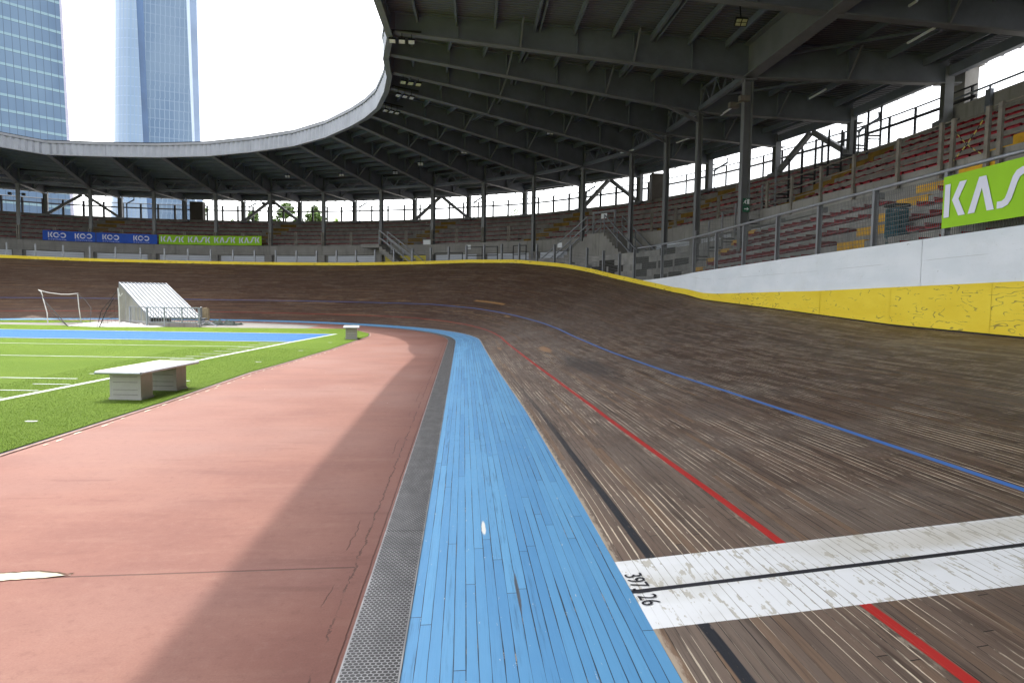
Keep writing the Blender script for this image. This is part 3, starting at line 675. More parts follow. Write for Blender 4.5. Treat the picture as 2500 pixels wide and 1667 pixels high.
# aisle steps in yellow
AIS = [-2.2, .62, 3.5, 6.35, 8.75, 11.05, 13.55]
for ua in AIS:
    for j in range(NR):
        s0 = j/NR; half = .14; uu = ua+.06*j*(1 if ua < 12 else 0)
        p0 = W2(uu-half).lerp(R2(uu-half), s0); p1 = W2(uu+half).lerp(R2(uu+half), s0)
        n_ = out_n(uu); z_ = tread_z(j, uu)
        mb = MB(); a, b = p0-n_*.012, p1-n_*.012; c, d = p1+n_*.28, p0+n_*.28
        if j == 0: a, b, c, d = [q+n_*.2 for q in (a, b, c, d)]
        mb.hexa([V3(a, z_-.02 if j == 0 else z_-.19), V3(b, z_-.02 if j == 0 else z_-.19), V3(c, z_-.02), V3(d, z_-.02), V3(a, z_+.012), V3(b, z_+.012), V3(c, z_+.012), V3(d, z_+.012)])
        mb.build('aisle_step', M_STEPD, STAND)
for j in range(LR+1):       # end of the lower block, and its aisle
    for (t0, t1) in ((22.95, 23.5), (13.9, 14.9)):
        o0 = .12+.45*j; z_ = low_z(j, t0)
        if True:
            a, b, c, d = LT(t0, o0-.01), LT(t1, o0-.01), LT(t1, o0+.24), LT(t0, o0+.24)
            mb = MB(); mb.hexa([V3(a, z_-.15), V3(b, z_-.15), V3(c, z_-.02), V3(d, z_-.02), V3(a, z_+.03), V3(b, z_+.03), V3(c, z_+.03), V3(d, z_+.03)])
            mb.build('aisle_step', M_STEPY, STAND)
for j in range(NR):
    x = 10.55+j*.59; z_ = wallz(15.5)-.18+.355*j
    mb = MB(); mb.box(x-.015, x+.25, 13.0, 14.1, z_-.19, z_+.012); mb.build('aisle_step', M_STEPY, STAND)
# back wall behind the upper tier at the straight
mb = MB(); mb.box(14.9, 15.08, -24, 20.6, 6.9, 7.5); mb.build('back_parapet', M_CONC, STAND)

# ------------------------------------------------------------------ seats
def seat_mesh(name, mat, low=False):
    mb = MB(); w_ = .2
    prof = [(.20,.06),(.19,.075),(.0,.05),(-.14,.055),(-.18,.09),(-.20,.145)] if not low else [(.17,.055),(-.12,.045),(-.17,.09)]
    for (a, b) in zip(prof, prof[1:]):
        mb.face([(-w_,-a[0],a[1]),(w_,-a[0],a[1]),(w_,-b[0],b[1]),(-w_,-b[0],b[1])])
        mb.face([(-w_,-b[0],b[1]-.03),(w_,-b[0],b[1]-.03),(w_,-a[0],a[1]-.03),(-w_,-a[0],a[1]-.03)])
        if not low:
            for s_ in (-1, 1): mb.face([(s_*w_,-a[0],a[1]),(s_*w_,-b[0],b[1]),(s_*(w_),-b[0],b[1]-.03),(s_*w_,-a[0],a[1]-.03)])
    mb.face([(-w_,-.2,-.03),(w_,-.2,-.03),(w_,-.2,.045),(-w_,-.2,.045)])
    return mb
def mesh_of(mb, name, mats):
    o = mb.build(name, mats); me = o.data; bpy.data.objects.remove(o); return me
SM = mesh_of(seat_mesh('seat', M_SEATRED), 'seat', M_SEATRED); SM2 = mesh_of(seat_mesh('seat', M_SEATRED2), 'seat', M_SEATRED2)
seats = []   # (x, y, z, angle, label, group)
ROWN = ['first', 'second', 'third', 'fourth', 'fifth', 'sixth', 'seventh']
for j in range(LR):
    t = -6.
    while t < 22.85:
        gap = (13.6 < t < 15.1)
        if not gap:
            p = LT(t, .12+.45*j+.24); zone = 'beyond the litter bin' if t > 13.5 else 'nearer than the litter bin'
            if j > 1 or t > 15.1 or t < (12.4 if j == 0 else 13.):
                seats.append((p.x, p.y, low_z(j, t)+.02, pi/2, 'red plastic seat in lower tier %s row, %s' % (ROWN[j], zone), 'red seats of lower tier row %s %s' % (ROWN[j], 'far block' if t > 13.5 else 'near block')))
        t += .5
ucur = []
us = []; u = -3.5
while u < 19.:
    us.append(u); L = (W2(u+.02)-W2(u)).length/.02; u += .47/max(L, 1.)
for j in range(NR):
    for u in us:
        ua = u-.06*j
        if any(abs((u-.06*j if a < 12 else u)-a) < .2 for a in AIS): continue
        p = W2(u).lerp(R2(u), (j+.45)/NR)
        if 12.9 < p.y < 14.25 and p.x > 9: continue
        if p.y < -4: continue
        n_ = out_n(u); blk = max([i for i, a in enumerate(AIS) if a < u]+[0])
        seats.append((p.x, p.y, tread_z(j, u)+.02, atan2(n_.y, n_.x), ('u', j, u), None))
def vis(s):
    d = Vector((s[0], s[1], s[2]))-Vector((0, 0, EYE)); z = d.dot(fw)
    if z < .5: return 1e9
    x = d.dot(rt)/z; y = d.dot(up)/z
    return z if abs(x) < .76 and abs(y) < .52 else 1e9
seats.sort(key=vis)
near, farS = seats[:300], seats[300:]
for i, s in enumerate(near):
    me = SM if random.random() < .75 else SM2
    o = bpy.data.objects.new('seat', me); COL.objects.link(o); o.location = s[:3]; o.rotation_euler = (random.uniform(-.04,.04), 0, s[3]-pi/2)
    lab, grp = s[4], s[5]
    if isinstance(lab, tuple):
        _, j, u = lab; where = 'below the back parapet' if s[1] < 20 else 'behind the nearest column' if s[1] < 27 else 'behind the first bend columns'
        lab = 'dark red seat in upper tier %s row, %s' % (ROWN[j], where); grp = lab.replace('dark red seat', 'seats')
    tag(o, lab, 'seat', grp)
mb = seat_mesh('seat', M_SEATRED2, True); bv = np.array(mb.v); bf = np.array([f for f in mb.f if len(f) == 4])
n = len(farS); V = []
for s in farS:
    a = s[3]-pi/2; c, s_ = cos(a), sin(a); q = bv.copy(); q[:,0], q[:,1] = bv[:,0]*c-bv[:,1]*s_, bv[:,0]*s_+bv[:,1]*c
    V.append(q+np.array(s[:3]))
V = np.concatenate(V); Fc = np.concatenate([bf+i*len(bv) for i in range(n)])
me = bpy.data.meshes.new('distant_seats'); me.from_pydata(V.tolist(), [], Fc.tolist()); me.materials.append(M_SEATRED2)
o = bpy.data.objects.new('distant_seats', me); COL.objects.link(o); tag(o, 'rows of dark red seats on the far upper tier round the bend', 'seats', kind='stuff')

# ------------------------------------------------------------------ roof
ROOF = empty('stadium_roof', (0, 40, 0), 'dark steel roof on columns curving over the stand and bend', 'roof')
topz = lambda s: lerp(s, [0, 1, 1.55], [9.85, 9.58, 9.02])
def I_beam(mb, pts_bot, pts_top, side, wt_=.03, fl=.26):
    for (a, b), (c, d) in zip(zip(pts_bot, pts_bot[1:]), zip(pts_top, pts_top[1:])):
        s = side*wt_/2; mb.hexa([a-s, a+s, b+s, b-s, c-s, c+s, d+s, d-s], 0)
        f2 = side*fl/2; t = Vector((0,0,.02))
        mb.hexa([a-f2-t, a+f2-t, b+f2-t, b-f2-t, a-f2+t, a+f2+t, b+f2+t, b-f2+t], 1)
        mb.hexa([c-f2-t, c+f2-t, d+f2-t, d-f2-t, c-f2+t, c+f2+t, d+f2+t, d-f2+t], 0)
def roofpt(k, s, z=None):   # s 0 tip, 1 front column, 2 rear column
    a = Vector(T[k]); b = Vector(F[k]); c = Vector(Rr[k])
    p = a.lerp(b, s) if s <= 1 else b.lerp(c, s-1); 
    zz = lerp(s, [0, 1, 2, 2.2], [9.85, 9.58, 9.02, 8.9]) if z is None else z
    return V3(p, zz)
for k in range(NK):
    i = k-PRE; tip, fc, rc = Vector(T[k]), Vector(F[k]), Vector(Rr[k])
    dirv = (fc-tip).normalized(); side = Vector((-dirv.y, dirv.x, 0))
    mb = MB()
    bot = [V3(tip, 9.30), V3(fc, 8.50), V3(rc, RZ[k])]; top = [roofpt(k, 0), roofpt(k, 1), roofpt(k, 2)]
    I_beam(mb, bot, top, side)
    for s in (.17, .34, .5, .66, .83, 1.0, 1.5):      # web stiffeners and fly braces
        b_ = roofpt(k, s, lerp(s, [0,1,2], [9.3,8.5,RZ[k]])); t_ = roofpt(k, s)
        for sg in (-1, 1):
            mb.hexa([b_+side*sg*.015-Vector((dirv.x,dirv.y,0))*.01, b_+side*sg*.11-Vector((dirv.x,dirv.y,0))*.01, b_+side*sg*.11+Vector((dirv.x,dirv.y,0))*.01, b_+side*sg*.015+Vector((dirv.x,dirv.y,0))*.01,
                     t_+side*sg*.015-Vector((dirv.x,dirv.y,0))*.01, t_+side*sg*.11-Vector((dirv.x,dirv.y,0))*.01, t_+side*sg*.11+Vector((dirv.x,dirv.y,0))*.01, t_+side*sg*.015+Vector((dirv.x,dirv.y,0))*.01], 0)
        if s in (.34, .66) or s == 1.5:
            for sg in (-1, 1): mb.bar(b_+side*sg*.1, t_+side*sg*.75+Vector((0,0,-.12)), .05, .05, 1)
    mb.build('roof_beam', [M_STEELD, M_FLANGE], ROOF)
    # columns
    if i <= 14 or i in (18, 22):
        mb = MB(); z0 = 0. if i > 8 else 4.7
        ax = Vector((side.x, side.y, 0)); ay = Vector((dirv.x, dirv.y, 0)); W_ = .26 if i < 9 else .20 if i < 14 else .28
        for sg in (-1, 1):
            c = V3(fc, (z0+8.5)/2)+ay*sg*(W_/2-.01); mb.obox(c, .025, .2 if i < 9 else .16 if i < 14 else .22, 8.5-z0, ay)
        mb.obox(V3(fc, (z0+8.5)/2), W_-.03, .02, 8.5-z0, ay)
        mb.obox(V3(fc, 8.42), W_+.1, W_+.1, .04, ax)
        mb.obox(V3(fc, 9.02), .03, .28, .95, ay)
        mb.build('column', M_STEEL, ROOF)
    mb = MB(); zb = 6.9
    dn = (rc-fc).normalized(); ay = Vector((dn.x, dn.y, 0)); ax = Vector((-dn.y, dn.x, 0))
    for sg in (-1, 1): mb.obox(V3(rc, (zb+RZ[k]+.5)/2)+ax*sg*.13, .025, .26, RZ[k]+.5-zb, ax)
    mb.obox(V3(rc, (zb+RZ[k])/2), .26, .02, RZ[k]-zb, ax); mb.obox(V3(rc, 7.02), .6, .5, .16, ax); mb.obox(V3(rc, RZ[k]), .7, .3, .03, ay)
    mb.build('rear_column', M_STEEL, ROOF)
# purlins per bay
small = MB()
for k in range(NK-1):
    i = k-PRE
    for n_, s in enumerate([.06,.165,.27,.38,.49,.6,.71,.82,.93,1.2,1.45,1.7,1.95]):
        a, b = roofpt(k, s), roofpt(k+1, s); dz = Vector((0,0,.13))
        big = n_ in (3, 6) or s == .93
        if 9 <= i <= 15 and s <= 1.75:
            mb = MB(); mb.bar(a-dz, b-dz, .07, .2)
            if n_ in (3, 6): mb.bar(a-dz+Vector((.16,0,0)), b-dz+Vector((.16,0,0)), .05, .18)
            mb.build('purlin', M_STEELD, ROOF)
        else: small.bar(a-dz, b-dz, .07, .2)
o = small.build('purlin', M_STEELD, ROOF); tag(o, kind='stuff')
# longitudinal members on the column lines
for k in range(NK-1):
    i = k-PRE
    mb = MB()
    if i < 14:
        a, b = V3(F[k], 8.62), V3(F[k+1], 8.62); mb.bar(a, b, .16, .16)
        tp = [roofpt(k, 1, 9.3), roofpt(k+1, 1, 9.3)]; mb.bar(tp[0], tp[1], .08, .08)
        for q in range(4):
            p0 = a.lerp(b, q/4); p1 = tp[0].lerp(tp[1], (q+.5)/4); p2 = a.lerp(b, (q+1)/4); mb.bar(p0, p1, .05, .05); mb.bar(p1, p2, .05, .05)
        mb.build('column_line_truss', M_STEELD, ROOF)
    else:
        a, b = V3(F[k], 8.5), V3(F[k+1], 8.5); side = Vector((1, 0, 0))
        I_beam(mb, [a, b], [a+Vector((0,0,1.0)), b+Vector((0,0,1.0))], side, .04, .42); mb.build('transfer_girder', [M_STEEL, M_FLANGE], ROOF)
    mb = MB(); a, b = V3(Rr[k], RZ[k]+.35), V3(Rr[k+1], RZ[k+1]+.35); mb.bar(a, b, .12, .3)
    d = out_n(k-PRE); oo = Vector((d.x, d.y, 0))
    mb.bar(a+oo*.55+Vector((0,0,.18)), b+oo*.55+Vector((0,0,.18)), .16, .22); mb.bar(a-oo*.7+Vector((0,0,.3)), b-oo*.7+Vector((0,0,.3)), .06, .2)
    mb.build('eaves_beam', M_STEELD, ROOF)
# diagonal wind braces under sheet
for i in (12, 13, 14):
    k = i+PRE; mb = MB(); mb.bar(roofpt(k, 1.15, 9.15), roofpt(k+1, 1.9, 8.8), .07, .07); mb.build('roof_brace', M_STEELD, ROOF)
# inverted V braces in every third rear bay
for i in (-3, 0, 3, 6, 9, 12):
    k = i+PRE; a, b = V3(Rr[k], 7.05), V3(Rr[k+1], 7.05); m_ = (a+b)/2; m_.z = (RZ[k]+RZ[k+1])/2+.18
    for q in (a, b):
        mb = MB(); mb.bar(q, m_+(q-m_).normalized()*.12, .19, .19); mb.build('wind_brace', M_STEEL, ROOF)
# diagonal struts from front columns (near columns)
for i in (12, 13):
    k = i+PRE; p = V3(F[k], 8.5); q = roofpt(k, .86, 8.62); q2 = V3((Vector(F[k])+Vector(F[k+1]))/2, 8.55)
    mb = MB(); mb.bar(p.lerp(q, .0)+Vector((0,0,-.35)), q+Vector((0,0,.05)), .09, .09); mb.build('roof_brace', M_FLANGE, ROOF)
# sheet
def sh_pt(k, s):
    p = roofpt(k, s)
    if s == 0: d = (Vector(F[k])-Vector(T[k])).normalized(); p = p-Vector((d.x, d.y, 0))*.26
    return p
mb = MB(); SS = [0, .5, 1, 1.5, 2, 2.14]
acc = 0
for k in range(NK-1):
    L = (Vector(F[k+1])-Vector(F[k])).length
    for s0, s1 in zip(SS, SS[1:]):
        q = [sh_pt(k, s0), sh_pt(k, s1), sh_pt(k+1, s1), sh_pt(k+1, s0)]; dz = Vector((0,0,.03))
        mb.face([p+dz for p in q], ((acc,s0*11),(acc,s1*11),(acc+L,s1*11),(acc+L,s0*11)))
        mb.face([p+dz*4 for p in q][::-1], ((acc+L,s0*11),(acc+L,s1*11),(acc,s1*11),(acc,s0*11)))
    acc += L
mb.build('roof_sheet', M_ROOF, ROOF)
# translucent pale strip lights near the eaves are sky glimpses: gutter edge blocks
mb = MB()
for k in range(NK-1):
    a, b = roofpt(k, 2.14, 8.83), roofpt(k+1, 2.14, 8.83); mb.bar(a, b, .18, .16)
    for q in range(6): p = a.lerp(b, (q+.5)/6); mb.obox(p+Vector((0,0,-.1)), .06, .14, .05, (b-a))
mb.build('gutter', M_STEEL, ROOF)
# fascia ribbon
fas = MB(); cap = MB()
TT = [Vector(p) for p in T]; 
for k in range(NK-1):
    a, b = TT[k], TT[k+1]; d = (b-a); L = d.length; d.normalize(); n_ = Vector((d.y, -d.x))
    ca = Vector((CX, min(a.y, 20)));
    if (ca-a).dot(n_) < 0: n_ = -n_
    a_, b_ = a+n_*.18-d*.05, b+n_*.18+d*.05; N = max(2, int(L/.17)); 
    P = []
    for q in range(N+1):
        base = a_.lerp(b_, q/N); P.append(base+n_*(.06 if q % 2 else 0))
    loft(fas, [V3(p, 9.16) for p in P], [V3(p, 9.80) for p in P])
    cap.hexa([V3(a+n_*.14, 9.80), V3(b+n_*.14, 9.80), V3(b+n_*.27, 9.80), V3(a+n_*.27, 9.80), V3(a+n_*.14, 9.93), V3(b+n_*.14, 9.93), V3(b+n_*.27, 9.93), V3(a+n_*.27, 9.93)])
    cap.hexa([V3(a+n_*.05, 9.14), V3(b+n_*.05, 9.14), V3(b+n_*.24, 9.14), V3(a+n_*.24, 9.14), V3(a+n_*.05, 9.19), V3(b+n_*.05, 9.19), V3(b+n_*.24, 9.19), V3(a+n_*.24, 9.19)])
fas.build('fascia', M_FASCIA, ROOF); cap.build('fascia_trim', M_FCAP, ROOF)
# downpipes
for i in (-1, 1, 3, 5, 7, 9, 11, 13):
    k = i+PRE; rc = Vector(Rr[k]); tdir = (Vector(Rr[k+1])-rc).normalized(); n_ = out_n(i)
    p = rc+tdir*.45; mb = MB()
    mb.path([V3(p+tdir*.35+n_*.5, RZ[k]+.2), V3(p+tdir*.35+n_*.5, RZ[k]-.02), V3(p, RZ[k]-.38), V3(p, 6.9)], .055, 8); mb.tube(V3(p, RZ[k]-.42), V3(p, RZ[k]-.36), .075, 8)
    mb.build('downpipe', M_STEELD, ROOF)

# ------------------------------------------------------------------ fences
def grid_fence(name, pts, z0s, z1s, sp, parent, mat=M_WIRE, r=.0035, hs=.10):
    mb = MB(); pts = [Vector(p) for p in pts]
    for (a, b, za, zb, ta, tb) in zip(pts, pts[1:], z0s, z0s[1:], z1s, z1s[1:]):
        L = (b-a).length; nn = int(L/sp)
        for q in range(nn+1):
            p = a.lerp(b, q/nn); lo_, hi_ = za+(zb-za)*q/nn, ta+(tb-ta)*q/nn; mb.bar(V3(p, lo_), V3(p, hi_), r*2, r*2)
        H = ta-za; m_ = int(H/hs)
        for q in range(m_+1):
            mb.bar(V3(a, za+(ta-za)*q/m_), V3(b, zb+(tb-zb)*q/m_), r*2, r*2)
    return mb.build(name, mat, parent)
# mesh fence on the white boarding, near the camera
NF = empty('mesh_fence', (8, 18, 2.6), 'galvanised mesh fence with tubular rail on top of the white boarding', 'fence')
PT = [9.0-2*k for k in range(12, 0, -1)]+[8.95,10.95,12.86,14.82,16.74,18.67,20.63,22.52,24.62,26.2]
def rail_z(t): return lerp(t, [-30,9.4,14.8,26.3], [3.9,3.77,3.70,3.55]) if t < 26.3 else 3.5
for t in PT:
    p = rim_xy(t, .09); mb = MB(); c, n_ = frame(t)
    mb.obox(V3(p, (wtop(t)-.35+rail_z(t)-.02)/2), .05, .10, rail_z(t)-wtop(t)+.33, (0,1,0)) if False else None
    ax = Vector((n_.x, n_.y, 0)); zc = (wtop(t)-.05+rail_z(t))/2; hh = rail_z(t)-wtop(t)+.05
    mb.obox(V3(p, zc), .09, .012, hh, ax); mb.obox(V3(p, zc)+ax*.045, .012, .07, hh, ax); mb.obox(V3(p, zc)-ax*.045, .012, .07, hh, ax)
    mb.obox(V3(p, rail_z(t)-.07)+Vector((.1,0,-.05)), .1, .12, .12, ax)
    mb.build('fence_post', M_POST, NF)
mb = MB(); tt = list(np.arange(-20, 26.3, 1.)); mb.path([V3(rim_xy(t, .06), rail_z(t)) for t in tt], .032, 10); mb.build('hand_rail', M_GALV, NF, smooth=True)
tt = [t for t in PT if t > 0]
grid_fence('wire_mesh', [rim_xy(t, .13).xy for t in tt], [wtop(t)+.02 for t in tt], [rail_z(t)-.08 for t in tt], .05, NF, hs=.08)
# wire fence round the banking rim
RF = empty('rim_fence', (0, 45, 3.5), 'low post and wire fence following the yellow rim of the bend', 'fence')
tt = []; t = 27.0
while t < 72: tt.append(t); t += .93 if t > 30 else .86
for t in tt:
    p = rim_xy(t, .07); c, n_ = frame(t); mb = MB(); z0 = p.z-.1; z1 = p.z+lerp(t, [26.5,30,36,60], [1.12,1.1,.98,.92]); ax = Vector((n_.x, n_.y, 0))
    mb.obox(V3(p, (z0+z1)/2), .09, .014, z1-z0, ax); mb.obox(V3(p, (z0+z1)/2)+ax*.045, .012, .085, z1-z0, ax); mb.obox(V3(p, (z0+z1)/2)-ax*.045, .012, .085, z1-z0, ax)
    if random.random() < .12: mb.obox(V3(p, p.z+.28)+ax*.12, .2, .1, .08, ax)
    mb.build('fence_post', M_POST, RF)
mb = MB()
for q in range(6):
    mb.path([V3(rim_xy(t, .05), rim_xy(t, .05).z+.12+.14*q) for t in np.arange(27, 72, 1.)], .005, 4)
mb.build('wire', M_WIRE, RF)
# guard rail on the upper wall
GR = empty('guard_rail', (0, 46, 4.8), 'thin grey guard rail with paired posts on the upper tier wall', 'railing')
uu = np.arange(-3, 13.6, .5); mb = MB(); cnt = 0
for u in uu:
    if 9.3 < u < 10.8: continue
    n_ = out_n(u); t_ = Vector((-n_.y, n_.x)); z = wallz(u); mb2 = MB()
    for sg in (-.06, .06):
        p = W2(u)+n_*.05+t_*sg; mb2.bar(V3(p, z), V3(p, z+.95), .06, .06)
    mb2.build('rail_post', M_RAIL, GR)
for h_ in (.3, .6, .93):
    for (u0, u1) in ((-3, 9.3), (10.8, 13.6)):
        mb.path([V3(W2(u)+out_n(u)*.03, wallz(u)+h_) for u in np.arange(u0, u1+.01, .25)], .016, 5)
mb.build('rail', M_RAIL, GR)
GR2 = empty('guard_rail', (10.5, 14, 4.6), 'weathered tubular guard rail on the upper wall beside the straight', 'railing')
mb = MB()
for (y0, y1) in ((14.24, 25.3), (-4, 13.26)):
    for h_ in (.22, .52, .86): mb.tube((10.52,y0,4.62+h_), (10.52,y1,4.62+h_), .018, 6)
mb.build('rail', M_RAIL, GR2)
for y in (25.3,23.3,21.5,19.7,18.0,16.1,14.61,14.24,13.26,12.93,11.2,9.6,8.,6.):
    mb = MB(); mb.box(10.44, 10.5, y-.05, y+.05, 4.3, 5.5); mb.build('rail_post', M_RAIL, GR2)
# gallery fence behind
GF = empty('gallery_fence', (0, 52, 7), 'slender steel fence with mid rail along the rear gallery', 'fence')
uu = np.arange(-3, 20, .265)
for n, u in enumerate(uu):
    if u > 14.2: break
    n_ = out_n(u); p = R2(u)+n_*.85; z = GZ(u); mb = MB(); wp = .12 if u < 10 else .065; mb.bar(V3(p, z), V3(p, z+1.2), wp, wp); mb.build('fence_post', M_DARK, GF)
mb = MB()
uu = np.arange(-3, 14.2, .25)
mb.path([V3(R2(u)+out_n(u)*.85, GZ(u)+.86) for u in uu], .055, 5); mb.path([V3(R2(u)+out_n(u)*.85, GZ(u)+1.2) for u in uu], .03, 4)
mb.build('rail', M_DARK, GF)
def seg_mesh(u0, u1, sp, name):
    uu = np.arange(u0, u1+.01, .25)
    return grid_fence(name, [R2(u)+out_n(u)*.85 for u in uu], [GZ(u) for u in uu], [GZ(u)+1.2 for u in uu], sp, GF, M_WIRE, .003, .1)
seg_mesh(8.5, 14.2, .06, 'wire_mesh'); seg_mesh(-3, 2.0, .09, 'wire_mesh')
# back parapet handrail
GP = empty('parapet_rail', (14.9, 15, 7.5), 'dark handrail on brackets above the concrete back parapet', 'railing')
mb = MB(); mb.tube((14.85,-10,7.72), (14.85,20.2,7.72), .03, 6); mb.build('rail', M_STEELD, GP)
for y in (18.8, 15.5, 12.2, 8.9): mb = MB(); mb.box(14.78, 14.88, y-.1, y+.1, 6.9, 7.6); mb.bar((14.83,y,7.55), (14.85,y,7.72), .05, .04); mb.build('bracket', M_STEELD, GP)
# stepped divider fence
DF = empty('divider_fence', (11, 23.7, 4), 'stepped mesh divider fence climbing from the lower terrace to the rear gallery', 'fence')
xs = [8.12]+[8.12+.47*k for k in range(1, 15)]; xs = [x for x in xs if x < 14.9]
def ground_at(x): return low_z(0, 23)+.325*floor(max(0, (x-8.12))/.45) if x < 10.5 else wallz(14)-.18+.355*floor((x-10.4)/.59)
for n, x in enumerate(xs):
    z0 = ground_at(x); mb = MB(); mb.box(x-.025, x+.025, 23.66, 23.72, z0, z0+1.65); mb.bar((x,23.69,z0+1.65), (x+.12,23.69,z0+1.65), .012, .012); mb.build('fence_post', M_POST if n < 7 else M_DARK, DF)
for a, b in zip(xs, xs[1:]):
    z0 = ground_at(b)
    for dz_, th in ((.42, .05), (.30, .03)): mb = MB(); mb.bar((a,23.69,z0+dz_), (b,23.69,z0+dz_), th, th); mb.build('cross_bar', M_DARK, DF)
mb = MB()
for a, b in zip(xs, xs[1:]):
    z0 = ground_at(b); 
    for q in range(9): x = a+(b-a)*q/8; mb.bar((x,23.69,z0+.05), (x,23.69,z0+1.5), .006, .006)
    for q in range(11): mb.bar((a,23.69,z0+.05+.145*q), (b,23.69,z0+.05+.145*q), .006, .006)
mb.build('wire_mesh', M_WIRE, DF)

# ------------------------------------------------------------------ stairs onto the terraces
def stair(name, u0, u1, ztop, zbot, off, label, land=0., solid=False):
    S = empty(name, V3(W2(u0), 0), label, 'staircase')
    A_, B_ = W2(u0), W2(u1); n_ = -out_n((u0+u1)/2); d = (B_-A_); L = d.length; d.normalize(); N = int((ztop-zbot)/.17)
    mb = MB(); w0, w1 = off, off+1.05
    if land:
        p, q = A_-d*land, A_; zb0 = 0 if solid else ztop-.22; mb.hexa([V3(p+n_*w0, zb0), V3(q+n_*w0, zb0), V3(q+n_*w1, zb0), V3(p+n_*w1, zb0), V3(p+n_*w0, ztop), V3(q+n_*w0, ztop), V3(q+n_*w1, ztop), V3(p+n_*w1, ztop)])
    for i in range(N):
        z = ztop-(i+1)*(ztop-zbot)/N; p, q = A_+d*L*i/N, A_+d*L*(i+1)/N; zb = 0. if solid else z-.28
        mb.hexa([V3(p+n_*w0, zb), V3(q+n_*w0, zb-(0 if solid else .17)), V3(q+n_*w1, zb-(0 if solid else .17)), V3(p+n_*w1, zb), V3(p+n_*w0, z), V3(q+n_*w0, z), V3(q+n_*w1, z), V3(p+n_*w1, z)])
    mb.build('flight', M_CONC if solid else M_CONC, S)
    for ww in (w0, w1):
        mb = MB()
        for h_ in (.45, .9):
            mb.bar(V3(A_+n_*ww, ztop+h_), V3(B_+n_*ww, zbot+h_), .05, .05)
        for q in range(4): p = A_.lerp(B_, q/3); z = ztop+(zbot-ztop)*q/3; mb.bar(V3(p+n_*ww, z), V3(p+n_*ww, z+.92), .045, .045)
        mb.build('handrail', M_POST, S)
    return S
stair('staircase', 6.15, 6.85, 4.78, 2.9, .02, 'concrete stair with landing descending right from the far upper tier', 1.35)
stair('staircase', 10.2, 9.35, 4.85, 2.6, .1, 'pale concrete stair descending left beside the stepped gate landing', .8, True)
stair('staircase', 10.55, 11.35, 4.85, 2.4, .1, 'concrete stair descending right in shade beside the gate landing', .8, True)
S = empty('gate_landing', V3(W2(10.4), 4.85), 'square steel gate frame with white notice at the top of twin stairs', 'gate')
mb = MB(); a, b = W2(10.2)-out_n(10.3)*.6, W2(10.55)-out_n(10.4)*.6
for p in (a, b): mb.bar(V3(p, 4.85), V3(p, 6.05), .09, .09)
mb.bar(V3(a, 6.0), V3(b, 6.0), .07, .07); mb.bar(V3(a, 5.5), V3(b, 5.5), .04, .04); mb.build('gate_frame', M_POST, S)
mb = MB(); c = (a+b)/2; d = (b-a).normalized(); mb.obox(V3(c, 5.78), .42, .02, .26, (d.x, d.y, 0)); mb.build('notice', M_WHITE, S)
# small barriers on the passage near the left stair
for (u0, u1, zb, lab) in ((7.35, 7.9, 3.2, 'low black pipe barrier behind the yellow rim, left of the taller one'), (8.0, 8.62, 3.2, 'taller black pipe barrier behind the yellow rim beside a column'), (8.95, 9.2, 3.2, 'narrow black pipe gate behind the crest of the yellow rim')):
    S = empty('pipe_barrier', V3(W2(u0)-out_n(u0)*1.6, 2.1), lab, 'barrier'); mb = MB(); a, b = W2(u0)-out_n(u0)*1.6, W2(u1)-out_n(u1)*1.6
    H = 1.9 if u0 > 7.9 else 1.6
    for q in range(3): p = a.lerp(b, q/2); mb.bar(V3(p, 2.1), V3(p, 2.5+H), .05, .05)
    for h_ in (H+.4, H-.1, H-.55): mb.bar(V3(a, 2.1+h_), V3(b, 2.1+h_), .045, .045)
    mb.build('frame', M_DARK, S)

# ------------------------------------------------------------------ banners
M_GREEN = simple('lime_banner_cloth', (.29,.56,.018), .6, 0, .06, 2., .3)
M_BBLUE = simple('blue_banner_cloth', (.02,.09,.48), .6, 0, .12, 2., .3)
M_LETTER = simple('white_print', (.70,.71,.84), .6, 0, .04, 2., .2)
def glyph(ch):
    if ch == 'K': return [[(0,0),(.19,0),(.19,1),(0,1)], [(.27,.5),(.52,1),(.75,1),(.5,.5),(.75,0),(.52,0)]], .78
    if ch == 'A': return [[(0,0),(.3,1),(.53,1),(.82,0),(.6,0),(.41,.68),(.21,0)]], .84
    if ch == 'S': return [[(0,0),(.17,0),(.33,.06),(.43,.2),(.56,.6),(.63,.75),(.73,.81),(.86,.81),(.86,1),(.68,1),(.53,.94),(.43,.8),(.29,.38),(.23,.25),(.14,.19),(0,.19)]], .88
    if ch in 'CO':
        polys = []; N = 12; cx = .5
        a0, a1 = (radians(35), radians(325))
        for i in range(N):
            b0, b1 = a0+(a1-a0)*i/N, a0+(a1-a0)*(i+1)/N
            if ch == 'O': b0, b1 = pi-b0, pi-b1
            q = [(cx+.5*cos(b0), .5+.5*sin(b0)), (cx+.5*cos(b1), .5+.5*sin(b1)), (cx+.29*cos(b1), .5+.29*sin(b1)), (cx+.29*cos(b0), .5+.29*sin(b0))]
            polys.append(q if ch == 'C' else q[::-1])
        if ch == 'C': polys.append([(.72,.43),(1.12,.43),(1.12,.57),(.72,.57)])
        return polys, (1.06 if ch == 'C' else 1.05)
def lettering(mb, word, H, fn, x0, sx=1., gap=.1):
    x = x0
    for ch in word:
        polys, wd = glyph(ch)
        for P_ in polys:
            # triangulate concave shapes with a fan through blender's tessellator
            from mathutils.geometry import tessellate_polygon
            tr = tessellate_polygon([[Vector((p[0], p[1], 0)) for p in P_]])
            for t3 in tr: mb.face([fn(x+P_[i][0]*H*sx, P_[i][1]*H) for i in t3])
        x += (wd+gap)*H*sx
    return x
